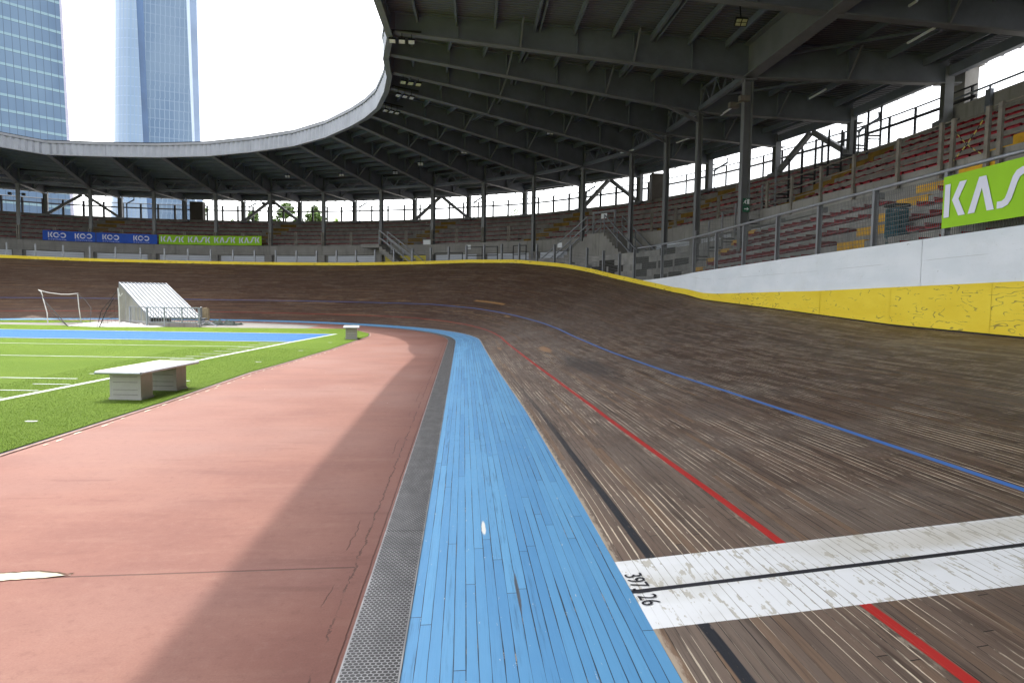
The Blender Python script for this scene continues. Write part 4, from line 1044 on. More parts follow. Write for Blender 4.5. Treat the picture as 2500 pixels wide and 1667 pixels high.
# near green banner hanging on the mesh fence
B1 = empty('banner', (7.95, 10, 3.2), 'large lime green KASK banner on the near mesh fence', 'banner')
Y0 = 10.98; ban_z = lambda s: (2.80+.01*s, 3.64)
def bfn(s, z, off=0.):   # s metres toward the camera from the left edge, z height above lower edge
    y = Y0-s; sag = .004*sin(s*5)+.002*sin(s*13+z*3)
    return Vector((7.955-off-sag*.8, y, 2.80+z+.012*s))
mb = MB(); N = 60; HB = .845
for i in range(N):
    for j in range(6):
        s0, s1, z0, z1 = 3.6*i/N, 3.6*(i+1)/N, HB*j/6, HB*(j+1)/6
        mb.face((bfn(s1,z0), bfn(s1,z1), bfn(s0,z1), bfn(s0,z0))); mb.face((bfn(s0,z0,-.004), bfn(s0,z1,-.004), bfn(s1,z1,-.004), bfn(s1,z0,-.004)))
mb.build('cloth', M_GREEN, B1, smooth=False)
mb = MB(); lettering(mb, 'KASK', .54, lambda x, z: bfn(x, z+.17, .014), .06, 1.2, .06); mb.build('lettering', M_LETTER, B1)
# far banners on the guard rail
def far_banner(u0, u1, mat, word, reps, label, sub=None, H=.36, z0=.03, HB=.66):
    S = empty('banner', V3(W2((u0+u1)/2), 5.), label, 'banner'); NP = 24
    P = [W2(u0+(u1-u0)*i/NP)-out_n(u0)*.03 for i in range(NP+1)]; cum = [0]
    for a, b in zip(P, P[1:]): cum.append(cum[-1]+(b-a).length)
    LT_ = cum[-1]
    def fn(x, z, off=0.):
        px = float(np.interp(x, cum, [p.x for p in P])); py = float(np.interp(x, cum, [p.y for p in P])); n_ = -out_n((u0+u1)/2)
        return Vector((px+n_.x*off, py+n_.y*off, 4.8+z0+z+.01*sin(x*3)))
    mb = MB()
    for i in range(NP):
        a, b = cum[i], cum[i+1]; mb.face((fn(a,0), fn(b,0), fn(b,HB), fn(a,HB))); mb.face((fn(a,HB,-.01), fn(b,HB,-.01), fn(b,0,-.01), fn(a,0,-.01)))
    mb.build('cloth', mat, S)
    for r in range(reps):
        mb = MB(); lettering(mb, word, H, lambda x, z: fn(min(x, LT_), z+(HB-H)*.62, .015), LT_*(r+(.2 if sub else .07))/reps, 1.0 if sub else LT_/reps/H/4.1, .07 if not sub else .0)
        mb.build('lettering', M_LETTER, S)
    if sub:
        for r in range(reps):
            me = text_mesh(sub, .09, M_LETTER, 'small_lettering'); w_ = max(v.co.x for v in me.vertices)
            for v in me.vertices: v.co = fn(LT_*(r+.2)/reps+v.co.x/w_*H*2.9, .045+v.co.y*.9, .015)
            o = bpy.data.objects.new('small_lettering', me); COL.objects.link(o); o.parent = S; o.matrix_parent_inverse = Matrix.Translation(-Vector(S.location))
def ux(px):  # column positions along the far wall in photo px, used to place banners between columns
    return lerp(px, [76,235,384,526.5,660,790], [0,1,2,3,4,5])
far_banner(.34, 1.09, M_BBLUE, 'KCO', 2, 'left blue KOO banner on the far guard rail', 'EYEWEAR')
far_banner(1.10, 2.07, M_BBLUE, 'KCO', 2, 'right blue KOO banner on the far guard rail, next to the green banner', 'EYEWEAR')
far_banner(2.10, 3.86, M_GREEN, 'KASK', 4, 'far lime green banner with four KASK words on the guard rail', None, .39)

# ------------------------------------------------------------------ benches
M_BENCHT = simple('white_bench_board', (.46,.43,.40), .5, 0, .1, 4.)
M_BENCHL = concrete_mat('bench_leg_stone', (.33,.33,.30), (.38,.375,.34), (.28,.27,.24), 3.)
def bench(loc, ang, L, label, W_=.66, lw=.23):
    S = empty('bench', (loc[0], loc[1], .014), label, 'bench'); S.rotation_euler = (0, 0, ang)
    mbt = MB(); mbt.box(-W_/2, W_/2, 0, L, .395, .43); o = mbt.build('seat_board', M_BENCHT); o.parent = S
    mb = MB(); r = .016
    c = [(-W_/2,0,.405), (W_/2,0,.405), (W_/2,L,.405), (-W_/2,L,.405), (-W_/2,0,.405)]
    for a, b in zip(c, c[1:]): mb.tube(a, b, r+.004, 8)
    o = mb.build('edge_trim', M_GALV); o.parent = S
    for y in (.16, L-.5):
        mb = MB(); x0, x1 = -lw, lw; mb.box(x0, x1, y, y+.30, 0, .39)
        for z in (.07, .14, .25, .33):
            mb.box(x0+.05, x1-.05, y-.004, y+.0, z, z+.008, 1)
        mb.box(x0-.012, x1+.012, y-.012, y+.312, 0, .03)
        o = mb.build('leg', [M_BENCHL, M_TIER]); o.parent = S
    return S
bench((-4.87, 9.98), radians(-6.5), 1.62, 'near white bench on two stone blocks at the turf edge')
bench((-3.78, 23.4), radians(8.5), 1.1, 'far small white bench seen end on at the corner of the field', .50, .19)

# ------------------------------------------------------------------ dugout
M_ALU = simple('aluminium_sheet', (.27,.285,.305), .4, .4, .1, 2.)
M_POLY = simple('cloudy_side_panel', (.26,.26,.22), .4, 0, .2, 2.)
D = empty('dugout', (-13.7, 32, 0), 'aluminium lean-to dugout shelter with railing on the infield', 'dugout')
tl, tr_ = Vector((-16.86,34.9,1.92)), Vector((-14.58,34.73,1.90)); bl, br = Vector((-13.70,30.95,.40)), Vector((-11.50,30.8,.42))
mb = MB(); NRB = 12
ax = (tr_-tl).normalized()
for i in range(NRB):
    a, b = i/NRB, (i+1)/NRB; A0, A1 = tl.lerp(tr_, a), tl.lerp(tr_, b); B0, B1 = bl.lerp(br, a), bl.lerp(br, b); dz = Vector((0,0,.03))
    mb.hexa([A0-dz, A1-dz, B1-dz, B0-dz, A0, A1, B1, B0]); mb.bar(A0+Vector((0,0,.025)), B0+Vector((0,0,.025)), .035, .05)
mb.bar(tr_+Vector((0,0,.02)), br+Vector((0,0,.02)), .05, .06); mb.bar(tl, tr_, .09, .08); mb.bar(tl, bl, .06, .09)
mb.build('roof_panel', M_ALU, D)
mb = MB(); g1 = Vector((-16.9,34.9,.1)); g2 = Vector((-15.13,32.2,.1)); g3 = Vector((-13.72,30.95,.1))
mb.face((g1, g3, bl, tl)); mb.face((tl+Vector((-.02,0,0)), bl+Vector((-.02,0,0)), g3+Vector((-.02,0,0)), g1+Vector((-.02,0,0)))); mb.build('side_panel', M_POLY, D)
mb = MB()
for q in (0, .25, .5, .75, 1): a = g1.lerp(g3, q); b = tl.lerp(bl, q); mb.bar(a, b, .04, .04)
mb.bar(g1.lerp(tl, .5), g3.lerp(bl, .5), .025, .025); mb.build('side_frame', M_ALU, D)
mb = MB(); mb.face((tl+Vector((0,.02,0)), tr_+Vector((0,.02,0)), Vector((tr_.x,tr_.y,.1)), Vector((g1.x,g1.y,.1)))); mb.build('back_panel', M_POLY, D)
mb = MB(); mb.hexa([(-16.9,34.9,0),(-13.72,30.65,0),(-11.5,30.65,0),(-14.5,34.8,0),(-16.9,34.9,.12),(-13.72,30.65,.12),(-11.5,30.65,.12),(-14.5,34.8,.12)]); mb.build('plinth', M_CONC, D)
mb = MB(); mb.box(-13.4, -11.6, 31.6, 31.9, .3, .36); mb.box(-13.3, -13.2, 31.6, 31.9, .12, .3); mb.box(-11.8, -11.7, 31.6, 31.9, .12, .3); mb.build('inner_bench', M_ALU, D)
def railing(a, b, nbig, nbar, parent, first=0):
    a, b = Vector(a), Vector(b); mb = MB(); H = .84+.003*first
    mb.bar(a+Vector((0,0,H)), b+Vector((0,0,H)), .05, .045); mb.bar(a+Vector((0,0,.2)), b+Vector((0,0,.2)), .04, .04)
    for q in range(first, nbig): p = a.lerp(b, q/(nbig-1)); mb.bar(p, p+Vector((0,0,H)), .055, .055)
    for q in range(nbar): p = a.lerp(b, (q+.5)/nbar); mb.bar(p+Vector((0,0,.2)), p+Vector((0,0,H)), .018, .018)
    return mb.build('railing', M_ALU, parent)
railing((-15.13,32.2,0), (-13.67,30.6,0), 2, 5, D); railing((-13.67,30.6,0), (-11.5,30.7,0), 4, 20, D, 1); railing((-11.47,30.76,0), (-12.0,32.3,0), 2, 5, D, 1)
mb = MB(); mb.box(-13.6, -11.6, 30.62, 30.68, 0, .18); mb.build('kick_board', M_CONC, D)

# ------------------------------------------------------------------ goals, tarps, post
M_PIPE = simple('white_pipe', (.62,.61,.58), .5, 0, .15, 6.)
M_NETB = simple('black_cord', (.02,.02,.02), .8, 0, .1, 3.)
def net(mb, a, b, c, d, n1, n2, r=.004):
    a, b, c, d = map(Vector, (a, b, c, d))
    for i in range(n1+1):
        p, q = a.lerp(b, i/n1), d.lerp(c, i/n1); m_ = (p+q)/2-Vector((0,0,.06)); mb.path([p, m_, q], r, 3)
    for i in range(n2+1):
        p, q = a.lerp(d, i/n2), b.lerp(c, i/n2); m_ = (p+q)/2-Vector((0,0,.06)); mb.path([p, m_, q], r, 3)
G1 = empty('portable_goal', (-19.3,33.2,0), 'small collapsible goal with sagging white bar and black net, left of the other', 'goal')
mb = MB(); mb.path([(-19.26,33.15,0),(-19.29,33.18,.45),(-19.58,33.27,1.45),(-19.71,33.28,1.53)], .022, 6); mb.path([(-19.71,33.28,1.52),(-19.45,33.6,1.40),(-19.1,34.,1.33),(-18.9,34.3,1.33),(-18.6,34.5,1.38)], .022, 6); mb.path([(-18.62,34.5,1.38),(-18.58,34.5,.7),(-18.5,34.5,0)], .022, 6)
mb.build('pipe_frame', M_PIPE, G1)
mb = MB(); mb.path([(-19.6,33.2,1.45),(-18.9,32.4,1.0),(-17.8,31.,.5),(-16.6,29.95,.02)], .013, 5); mb.path([(-18.6,34.4,1.38),(-17.6,33.2,1.1),(-16.6,31.8,.75),(-16.05,30.6,.02)], .013, 5); mb.tube((-16.6,29.95,.02), (-16.05,30.6,.02), .012, 5); mb.tube((-18.9,32.4,1.), (-16.6,29.95,.02), .02, 5)
mb.build('back_stay', M_NETB, G1)
mb = MB(); net(mb, (-19.3,33.2,.3), (-18.5,34.5,.3), (-16.05,30.6,.03), (-16.6,29.95,.03), 6, 10); mb.build('net', M_NETB, G1)
G2 = empty('portable_goal', (-14.7,30.4,0), 'white goal post with black net stays leaning beside the dugout', 'goal')
mb = MB(); mb.path([(-14.70,30.37,0),(-14.72,30.4,.9),(-14.79,30.49,1.66)], .022, 6); mb.path([(-14.79,30.49,1.6),(-14.7,30.46,1.3),(-14.6,30.46,1.43)], .016, 6); mb.build('pipe_frame', M_PIPE, G2)
mb = MB(); mb.path([(-14.79,30.49,1.6),(-15.05,30.3,1.1),(-15.3,30.1,.7),(-15.39,29.9,.02)], .013, 5); mb.path([(-14.95,30.4,1.2),(-15.1,30.1,.7),(-15.21,29.74,.02)], .02, 5); mb.build('back_stay', M_NETB, G2)
mb = MB(); net(mb, (-14.8,30.45,1.2), (-14.7,30.37,.1), (-15.21,29.74,.03), (-15.35,30.,.6), 5, 5); mb.build('net', M_NETB, G2)
def heap(name, cx_, cy_, rx, ry, h_, mat, label, cat, seed=1, flat=False):
    random.seed(seed); mb = MB(); NU, NV = 40, 14; G = {}
    ph = [random.uniform(0, 6) for _ in range(6)]
    for i in range(NU+1):
        for j in range(NV+1):
            x = (i/NU*2-1); y = (j/NV*2-1); r = max(0, 1-(abs(x)**2.5+abs(y)**2.5))
            z = h_*(r**.5)*(.55+.3*sin(x*9+ph[0]+y*4)+.25*sin(x*17+ph[1])*cos(y*5+ph[2])+.15*sin(x*31+y*11))
            k = 1+.12*sin(atan2(y, x)*5+ph[3]); G[i, j] = (cx_+x*rx*k, cy_+y*ry*k, max(.018, .018+z))
    for i in range(NU):
        for j in range(NV): mb.face((G[i,j], G[i+1,j], G[i+1,j+1], G[i,j+1]))
    o = mb.build(name, mat, smooth=True); tag(o, label, cat); return o
heap('white_tarpaulin', -15.0, 31.2, 1.9, 1.2, .14, simple('white_sheet', (.42,.415,.41), .6, 0, .1, 3.), 'crumpled white tarpaulin lying in front of the dugout', 'tarpaulin', 3)
heap('dark_tarpaulin', -11.3, 32.9, .8, .6, .24, simple('dark_green_sheet', (.012,.022,.018), .8, 0, .4, 5.), 'folded dark green tarpaulin heap right of the dugout', 'tarpaulin', 5)
mb = MB(); mb.box(-12.55, -12.28, 33.8, 33.95, 0, .78); mb.box(-12.30, -12.24, 33.78, 33.96, 0, .74); tag(mb.build('timber_post', simple('old_timber', (.3,.24,.15), .8, 0, .2, 6.)), 'short timber post standing between dugout and dark tarpaulin', 'post')
S = empty('metal_stand', (-11.6,31.4,0), 'low bent metal stand on the ground right of the dugout railing', 'stand')
mb = MB(); mb.path([(-12.0,31.3,.02),(-11.7,31.4,.22),(-11.4,31.4,.25),(-11.0,31.4,.02)], .015, 5); mb.path([(-11.9,31.,.02),(-11.5,31.4,.18),(-11.1,31.8,.02)], .015, 5); mb.build('frame', M_GALV, S)

# ------------------------------------------------------------------ bin, tape, signs
M_TEAL = simple('teal_plastic', (.03,.13,.17), .5, 0, .2, 5.)
BN = empty('litter_bin', (8.6, 13.2, 2.72), 'teal mesh litter bin on the lower tier behind the fence', 'bin')
mb = MB(); bx, by, bz, r = 8.62, 13.2, 2.62, .20
for k in range(28):
    a = 2*pi*k/28; p = Vector((bx+r*cos(a), by+r*sin(a), bz)); mb.bar(p, p+Vector((0,0,.80)), .018, .012)
for q in range(9):
    z = bz+.02+.095*q; mb.path([(bx+r*cos(2*pi*k/20), by+r*sin(2*pi*k/20), z) for k in range(21)], .011, 4)
mb.build('cage', M_TEAL, BN)
mb = MB(); mb.path([(bx+(r+.02)*cos(2*pi*k/24), by+(r+.02)*sin(2*pi*k/24), bz+.86) for k in range(25)], .026, 6); mb.build('rim', simple('dark_teal_rim', (.02,.035,.04), .5), BN)
mb = MB(); mb.tube((bx,by,bz+.03), (bx,by,bz+.75), .165, 16, r2=.175); mb.build('liner', simple('teal_liner', (.02,.09,.12), .5, 0, .3, 9.), BN)
# hazard tape
M_TAPE = NT('hazard_tape', .5); _u, _v = M_TAPE.uv(); M_TAPE.color(M_TAPE.mix(M_TAPE.M('GREATER_THAN', M_TAPE.M('FRACT', M_TAPE.M('MULTIPLY', _u, 5.)), .5), (.02,.02,.02), (.5,.42,.1))); M_TAPE = M_TAPE.m
TP_ = empty('hazard_tape', (10.6,15.2,5), 'crossed yellow and black hazard tape closing the upper aisle', 'tape')
for (a, b) in (((10.42,14.13,5.2), (10.42,13.34,4.58)), ((10.42,13.27,5.32), (10.42,14.12,4.6))):
    mb = MB(); a, b = Vector(a), Vector(b); N = 14; L = (b-a).length
    P = [a.lerp(b, i/N)+Vector((0,0,-.05*sin(pi*i/N))) for i in range(N+1)]
    for i in range(N):
        tw = .016; dz = Vector((0, .3*tw, tw)); mb.face((P[i]-dz, P[i+1]-dz, P[i+1]+dz, P[i]+dz), ((L*i/N,0),(L*(i+1)/N,0),(L*(i+1)/N,1),(L*i/N,1)))
    mb.build('tape_strip', M_TAPE, TP_)
# exit sign on the near column
M_EXIT = simple('green_sign', (.02,.11,.06), .5, 0, .05, 3.)
ES = empty('exit_sign', (8.85,21.2,5), 'green running man and arrow exit sign on the nearest column', 'sign')
mb = MB(); yy = 21.215; fx = 8.87
mb.box(fx-.11, fx+.11, yy-.012, yy, 4.31, 4.50); mb.box(fx-.11, fx+.11, yy-.012, yy, 4.53, 4.74); mb.build('panel', M_EXIT, ES)
mb = MB(); q = yy-.016
def poly(mb, P_): mb.face([(fx+x, q, z) for x, z in P_])
poly(mb, [(.02,4.56),(.09,4.56),(.09,4.71),(.02,4.71)][::1]); poly(mb, [(-.07,4.65),(-.02,4.69),(.0,4.66),(-.03,4.62),(.0,4.56),(-.02,4.56),(-.06,4.61),(-.09,4.56),(-.1,4.58),(-.06,4.64)]); poly(mb, [(-.02,4.70),(.0,4.70),(.0,4.72),(-.02,4.72)])
poly(mb, [(-.07,4.39),(.02,4.39),(.02,4.35),(.08,4.405),(.02,4.46),(.02,4.42),(-.07,4.42)]); mb.build('pictogram', M_WHITE, ES)
def plate(p, n_, w_, h_, label):
    d = Vector((-n_.y, n_.x, 0)); mb = MB(); mb.obox(p, w_, .02, h_, d); o = mb.build('sign', M_WHITE); tag(o, label, 'sign')
for (u, z, off, w_, h_, lab) in ((6.93,4.95,.03,.55,.3,'white notice plate on the column above the far staircase'),(7.75,4.55,.03,.32,.26,'small white notice on the wall left of a bend column'),(9.75,4.35,1.25,.34,.26,'white notice on the side of the pale concrete stair')):
    n_ = out_n(u); p = W2(u)-n_*off; plate(V3(p, z), Vector((n_.x, n_.y, 0)), w_, h_, lab)
# dark cabinets on the gallery
for (x, y, a, lab) in ((-21.0,56.1,2.,'dark cabinet on the far gallery in front of the curved tower'), (11.05,38.7,1.,'dark cabinet on the gallery near the bend entry')):
    mb = MB(); mb.box(x-.5, x+.5, y-.3, y+.3, 7.0, 8.55); o = mb.build('cabinet', M_DARK if a < 1 else simple('brown_cabinet', (.06,.05,.04), .6)); tag(o, lab, 'cabinet')
# concrete pylon beyond the gallery at the straight
S = empty('concrete_pylon', (15.7,20.9,0), 'pale concrete pylon rising beyond the back parapet', 'pylon')
mb = MB(); mb.box(15.5,15.95,20.7,21.2,0,8.9); mb.build('shaft', M_CONC, S); mb = MB(); mb.box(15.4,16.05,20.6,21.3,8.9,9.0); mb.build('cap', M_CONC, S)

# ------------------------------------------------------------------ lamps (no emission)
M_LENS = simple('lamp_glass', (.55,.55,.56), .2, 0, .1, 12., .6)
M_LENSY = simple('yellow_green_lamp_glass', (.5,.5,.30), .2, 0, .2, 12., .6)  # glass colour imitates the lit glow of the lamp by the girder
rigs = [((-2.17,20.95),(-2.06,21.2),(-1.95,21.46)), ((-2.2,24.91),(-2.08,25.13),(-1.97,25.4)), ((-2.53,26.54),(-2.42,26.9),(-2.33,27.23)), ((-3.25,28.76),(-3.12,29.06),(-3.0,29.36))]
names = ['nearest triple floodlight under the inner roof edge', 'second triple floodlight under the inner roof edge, yellow-green lenses', 'third triple floodlight under the inner roof edge', 'farthest triple floodlight under the inner roof edge']
for R_, nm, kk in zip(rigs, names, (14, 12, 11, 10)):
    base = Vector((R_[1][0], R_[1][1], 9.05)); S = empty('floodlight_rig', base, nm, 'floodlight', 'floodlights at the roof edge')
    dirv = (Vector(F[kk+PRE])-Vector(T[kk+PRE])).normalized(); dv = Vector((dirv.x, dirv.y, 0))
    mb = MB()
    for i in range(3):
        c = Vector((R_[0][0], R_[0][1], 9.05))+dv*(.28*i); tilt = Vector((dv.x*.0, -.45, -1)).normalized()
        m2 = MB(); m2.obox(c, .2, .17, .06, dv, None, -tilt); hd = m2.build('lamp_head', M_DARK, S)
        m3 = MB(); m3.obox(c+tilt*.033, .17, .14, .008, dv, None, -tilt); lz = m3.build('lens', M_LENSY if kk == 12 else M_LENS); lz.parent = hd; lz.matrix_parent_inverse = Matrix.Identity(4)
        mb.bar(c+Vector((0,0,.02)), c+Vector((0,0,.26)), .02, .02)
    c0 = Vector((R_[0][0], R_[0][1], 9.33)); mb.bar(c0-dv*.25, c0+dv*.85, .05, .05); mb.build('bracket', M_DARK, S)
labs = ['small square floodlight under the far roof above the left bays', 'small square floodlight under the far roof in the next bay', 'small square floodlight under the roof above the left staircase', 'small square floodlight high under the roof over the bend rows', 'small square floodlight under the roof left of the crest of the rim', 'small square floodlight under the roof above the gate landing', 'small four pane floodlight under the roof near the big girder']
for (x, y, z), lb in zip([(-11.34,45.35,9.0),(-7.75,44.35,9.0),(-4.25,42.95,9.0),(-2.52,39.92,9.0),(-.04,36.19,9.0),(3.86,31.44,9.0),(7.37,18.42,9.0)], labs):
    S = empty('floodlight', (x, y, z), lb, 'floodlight', 'small floodlights under the roof'); t_ = Vector((0,-.7,-.7)).normalized()
    mb = MB(); mb.obox((x,y,z), .34, .22, .07, (1,0,0), None, -t_); mb.bar((x,y,z), (x,y+.1,z+.45), .03, .03); mb.build('housing', M_DARK, S)
    mb = MB()
    for sx_ in (-.08, .08):
        for sy in (-.05, .05):
            c = Vector((x,y,z))+t_*.038+Vector((sx_,0,0))+t_.cross(Vector((1,0,0)))*sy; mb.obox(c, .13, .08, .006, (1,0,0), None, -t_)
    mb.build('lens', M_LENSY if z == 9.0 and x > 7 else M_LENS, S)
for i, lb in ((0, 'pair of small spotlights on the leftmost visible far column'), (4, 'pair of small spotlights on the far column right of the green banner'), (14, 'pair of pale security cameras on the nearest column')):
    p = Vector(F[i+PRE]); d = (Vector(T[i+PRE])-p).normalized(); s_ = Vector((-d.y, d.x, 0)); S = empty('column_lights', V3(p, 8.1), lb, 'lights')
    for sg in (-1, 1):
        c = V3(p, 7.75)+Vector((d.x,d.y,0))*.28+s_*sg*.38; mb = MB(); mb.obox(c, .18, .3, .16, s_); mb.bar(c, V3(p, 7.85), .03, .03); mb.build('lamp_head', simple('pale_casing', (.16,.14,.12), .5) if i == 14 else M_DARK, S)
for n_, (a, b) in enumerate([((10.8,17.3,8.75),(10.8,16.2,8.78)), ((12.2,18.6,8.7),(12.2,17.5,8.7)), ((9.6,25.6,8.45),(9.6,24.2,8.45)), ((12.2,24.,8.7),(12.2,22.9,8.7)), ((7.6,33.5,8.6),(8.3,32.3,8.6)), ((9.6,31.,8.6),(9.9,29.9,8.6))]):
    mb = MB(); mb.tube(a, b, .035, 6); o = mb.build('strip_light', M_WHITE)
    tag(o, ['nearest unlit strip light below the big roof girder','second unlit strip light behind the big roof girder','unlit strip light left of the nearest column','unlit strip light right of the nearest column near the eaves','far unlit strip light beside the bend entry columns','short unlit strip light between the bend entry columns'][n_], 'strip light', 'unlit strip lights')

# ------------------------------------------------------------------ towers
def tower_mat(name, glass, glass2, band, mull, fh, mw, bandf, mf, var=.3):
    n = NT(name, .22, .5); u, v = n.uv()
    fv = n.M('FRACT', n.M('DIVIDE', v, fh)); fu = n.M('FRACT', n.M('DIVIDE', u, mw)); pid = n.vec(n.M('FLOOR', n.M('DIVIDE', u, mw)), n.M('FLOOR', n.M('DIVIDE', v, fh)))
    r = n.white(pid); big = n.noise(n.vec(u, n.M('MULTIPLY', v, .5)), .045, 3., .6); colr = n.white(n.vec(n.M('FLOOR', n.M('DIVIDE', u, mw)), 2.))
    c = n.mix(n.step(big, .35, .65), glass, glass2)
    c = n.mix(n.M('MULTIPLY', r, var), c, glass2)
    c = n.mix(n.M('MULTIPLY', n.M('GREATER_THAN', colr, .9), .45), c, band)
    c = n.mix(n.M('LESS_THAN', fv, bandf), c, band); c = n.mix(n.M('LESS_THAN', fu, mf), c, mull); c = n.mix(n.M('GREATER_THAN', fv, .975), c, mull)
    n.color(c); n.rough(.3); return n.m
M_T1 = tower_mat('left_tower_glass', (.06,.115,.20), (.10,.17,.26), (.18,.29,.34), (.045,.08,.13), 4.05, 1.78, .17, .08)
S = empty('glass_tower', (-112,206,0), 'left glass office tower with teal floor bands and flat gridded facade', 'tower')
fd = Vector((.667,.745,0)); cor = Vector((-112.3,206.5,0)); nd = Vector((.745,-.667,0))
mb = MB(); HT = 170; lean = Vector((.0,.0,0))
def tp(s, z, back=0.): k = (1-.0002*z); sh = fd*(-.012*z-.00006*z*z); return cor+fd*(-s)+sh*(1 if s < 1 else 1)-nd*(back+z*.01)+Vector((0,0,z))
zz = list(np.linspace(0, HT, 18))
for a, b in zip(zz, zz[1:]):
    mb.face((tp(60,a), tp(0,a), tp(0,b), tp(60,b)), ((0,a),(60,a),(60,b),(0,b)))
    mb.face((tp(0,a), tp(0,a,22), tp(0,b,22), tp(0,b)), ((0,a),(22,a),(22,b),(0,b)))
    mb.face((tp(60,a,22), tp(60,a), tp(60,b), tp(60,b,22)), ((0,a),(22,a),(22,b),(0,b))); mb.face((tp(0,a,22), tp(60,a,22), tp(60,b,22), tp(0,b,22)), ((0,a),(60,a),(60,b),(0,b)))
mb.face((tp(60,HT), tp(0,HT), tp(0,HT,22), tp(60,HT,22))); mb.build('facade', M_T1, S)
mb = MB(); mb.hexa([tp(-.0,0)-nd*.1, tp(0,0)+fd*1.1, tp(0,0,1)+fd*1.1, tp(0,0,1), tp(0,HT)-nd*.1, tp(0,HT)+fd*1.1, tp(0,HT,1)+fd*1.1, tp(0,HT,1)]); mb.build('edge_fin', simple('pale_lilac_fin', (.42,.42,.52), .4), S)
M_T2 = tower_mat('curved_tower_glass', (.10,.17,.27), (.155,.23,.32), (.15,.22,.32), (.22,.30,.40), 4.0, 1.9, .08, .14, .35)
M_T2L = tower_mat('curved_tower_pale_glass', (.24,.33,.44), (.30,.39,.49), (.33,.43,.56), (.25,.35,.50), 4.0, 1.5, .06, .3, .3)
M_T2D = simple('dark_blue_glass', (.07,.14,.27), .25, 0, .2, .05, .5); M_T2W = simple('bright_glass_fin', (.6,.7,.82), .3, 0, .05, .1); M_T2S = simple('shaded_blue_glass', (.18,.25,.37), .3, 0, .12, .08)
S = empty('curved_tower', (-133,312,0), 'right pale blue glass tower with rounded twisting edges', 'tower')
dv = Vector((.922,.388,0)); bk = Vector((-.388,.922,0))    # across the view, away from view
def c2(z): return Vector((-133.2,312.7,0))
rings = []
# outline in (across, depth): sections with material ids, varies with height
def outline(z):
    f = z/130.; wl = lerp(z, [30,64,124,200], [-19.4,-17.6,-16.1,-15.6]); wr = lerp(z, [30,64,124,200], [18.3,17.6,17.1,16.9])
    g0 = lerp(z, [0,30,64,124,200], [-3.4,-4.6,-5.74,-7.26,-8.2]); g1 = g0+1.7+.9*f
    f0 = lerp(z, [30,64,124,200], [14.3,13.5,12.1,11.2]); f1 = f0+.7+.6*f
    P = []
    for i in range(7): a = radians(90+90*(1-i/6)); P.append((wl+8*(1-cos(radians(90*i/6))), 9*(1-sin(radians(90*i/6)))-.0, 1))
    P += [(g0, -.4, 1), (g0+.01, .9, 2), (g1, 1.2, 2), ((g1+f0)/2, .6, 0), (f0, .0, 0), (f1, -.8, 3)]
    P += [(f1+.05, .6, 4), (wr-.8, 3.2, 4), (wr, 8, 1), (wr-3, 26, 1), (wl+5, 26, 1)]
    return P
zz = list(np.linspace(0, 200, 41)); mbs = {i: MB() for i in range(5)}
for a, b in zip(zz, zz[1:]):
    A_, B_ = outline(a), outline(b); cum = 0
    for i in range(len(A_)):
        j = (i+1) % len(A_); w_ = hypot(A_[j][0]-A_[i][0], A_[j][1]-A_[i][1]); m_ = A_[j][2]
        g = lambda P_, z: c2(z)+dv*P_[0]+bk*P_[1]+Vector((0,0,z))
        mbs[m_].face((g(A_[i],a), g(A_[j],a), g(B_[j],b), g(B_[i],b)), ((cum,a),(cum+w_,a),(cum+w_,b),(cum,b))); cum += w_
for i, (m_, nm) in enumerate(((M_T2,'main_facade'),(M_T2L,'rounded_facade'),(M_T2D,'corner_recess'),(M_T2W,'edge_fin'),(M_T2S,'side_facade'))): mbs[i].build(nm, m_, S)

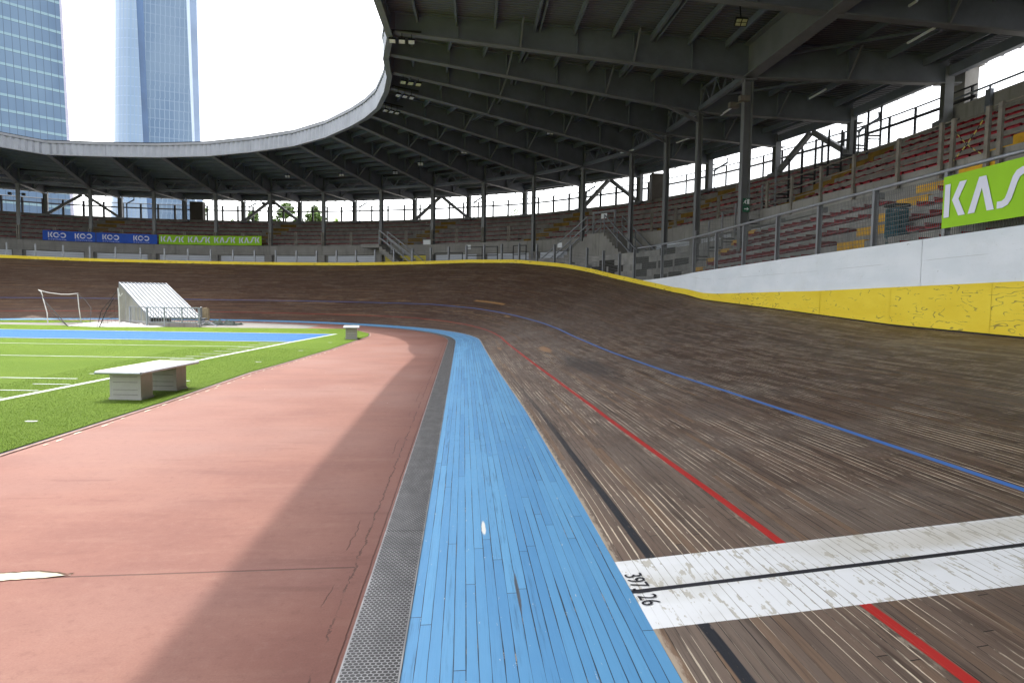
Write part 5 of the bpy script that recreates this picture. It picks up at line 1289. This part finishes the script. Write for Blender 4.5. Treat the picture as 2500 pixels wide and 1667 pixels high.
# ------------------------------------------------------------------ trees
M_LEAF = NT('leaf', .6, .2); _x, _y, _z = M_LEAF.pos(); _r = M_LEAF.white(M_LEAF.vec(M_LEAF.M('FLOOR', M_LEAF.M('MULTIPLY', _x, 6.)), M_LEAF.M('FLOOR', M_LEAF.M('MULTIPLY', _y, 6.)), M_LEAF.M('FLOOR', M_LEAF.M('MULTIPLY', _z, 6.))))
M_LEAF.color(M_LEAF.mix(_r, (.035,.07,.015), (.10,.17,.03))); 
try: M_LEAF.b.inputs['Transmission Weight'].default_value = 0
except Exception: pass
M_LEAF = M_LEAF.m
M_LEAFY = simple('bright_leaf', (.14,.24,.025), .6, 0, .3, 3.); M_BARK = simple('bark', (.09,.07,.05), .9, 0, .3, 4.)
def tree(x, y, top, w_, label, mat=M_LEAF, n=420, seed=0, leaf=.16):
    r = random.Random(seed); S = empty('tree', (x, y, 0), label, 'tree', 'trees beyond the gallery')
    mb = MB(); mb.path([(x,y,0),(x+.1,y,top*.55),(x,y,top*.93)], .2, 7, r2=.03)
    cl = []
    for k in range(max(4, int(w_*3.2))):
        a = r.uniform(0, 6.28); q = r.random(); zz_ = top-.5-q*3.2; rr = w_*.5*(.25+.75*min(1, q*1.3))*r.uniform(.3, 1); c = Vector((x+rr*cos(a), y+rr*sin(a), zz_)); cl.append((c, r.uniform(.35, .75)*min(1, w_/2.2)))
        mb.path([(x, y, zz_-1.2), c], .04, 4, r2=.012)
    cl.append((Vector((x, y, top-.35)), .35))
    mb.build('trunk', M_BARK, S)
    cm = MB()
    for i in range(n):
        c, cr_ = r.choice(cl); v = Vector((r.gauss(0,1), r.gauss(0,1), r.gauss(0,1))).normalized()*cr_*r.random()**.4; p = c+v
        ax = Vector((r.gauss(0,1), r.gauss(0,1), r.gauss(0,.6))).normalized(); ay = ax.orthogonal().normalized(); s = leaf*r.uniform(.6,1.3)
        cm.face((p-ax*s, p-ay*s*.6, p+ax*s, p+ay*s*.6))
    cm.build('crown', mat, S)
tree(-24.3,65.7,9.5,1.8,'bright green young tree in front of the curved tower base',M_LEAFY,260,1,.13)
tree(-21.9,66.5,8.5,.9,'sparse little tree just right of the curved tower',M_LEAF,40,2)
tree(-19.9,67.2,9.2,2.6,'small tree left of the column beyond the green banner',M_LEAF,480,3,.18)
tree(-17.2,67.9,10.2,3.6,'tallest dark tree between two far columns',M_LEAF,1100,4,.2)
tree(-14.5,68.4,10.0,3.0,'dark tree just right of the tallest one',M_LEAF,800,5,.2)
tree(-12.6,68.8,8.9,1.6,'low light green tree at the right of the tree cluster',M_LEAFY,160,6)
tree(-4.1,70,8.9,1.6,'top of a tree barely showing over the gallery in mid bend',M_LEAF,140,7)
tree(5.3,69.8,10.3,3.2,'sparse branching tree behind the column at the end of the bend',M_LEAF,170,8)
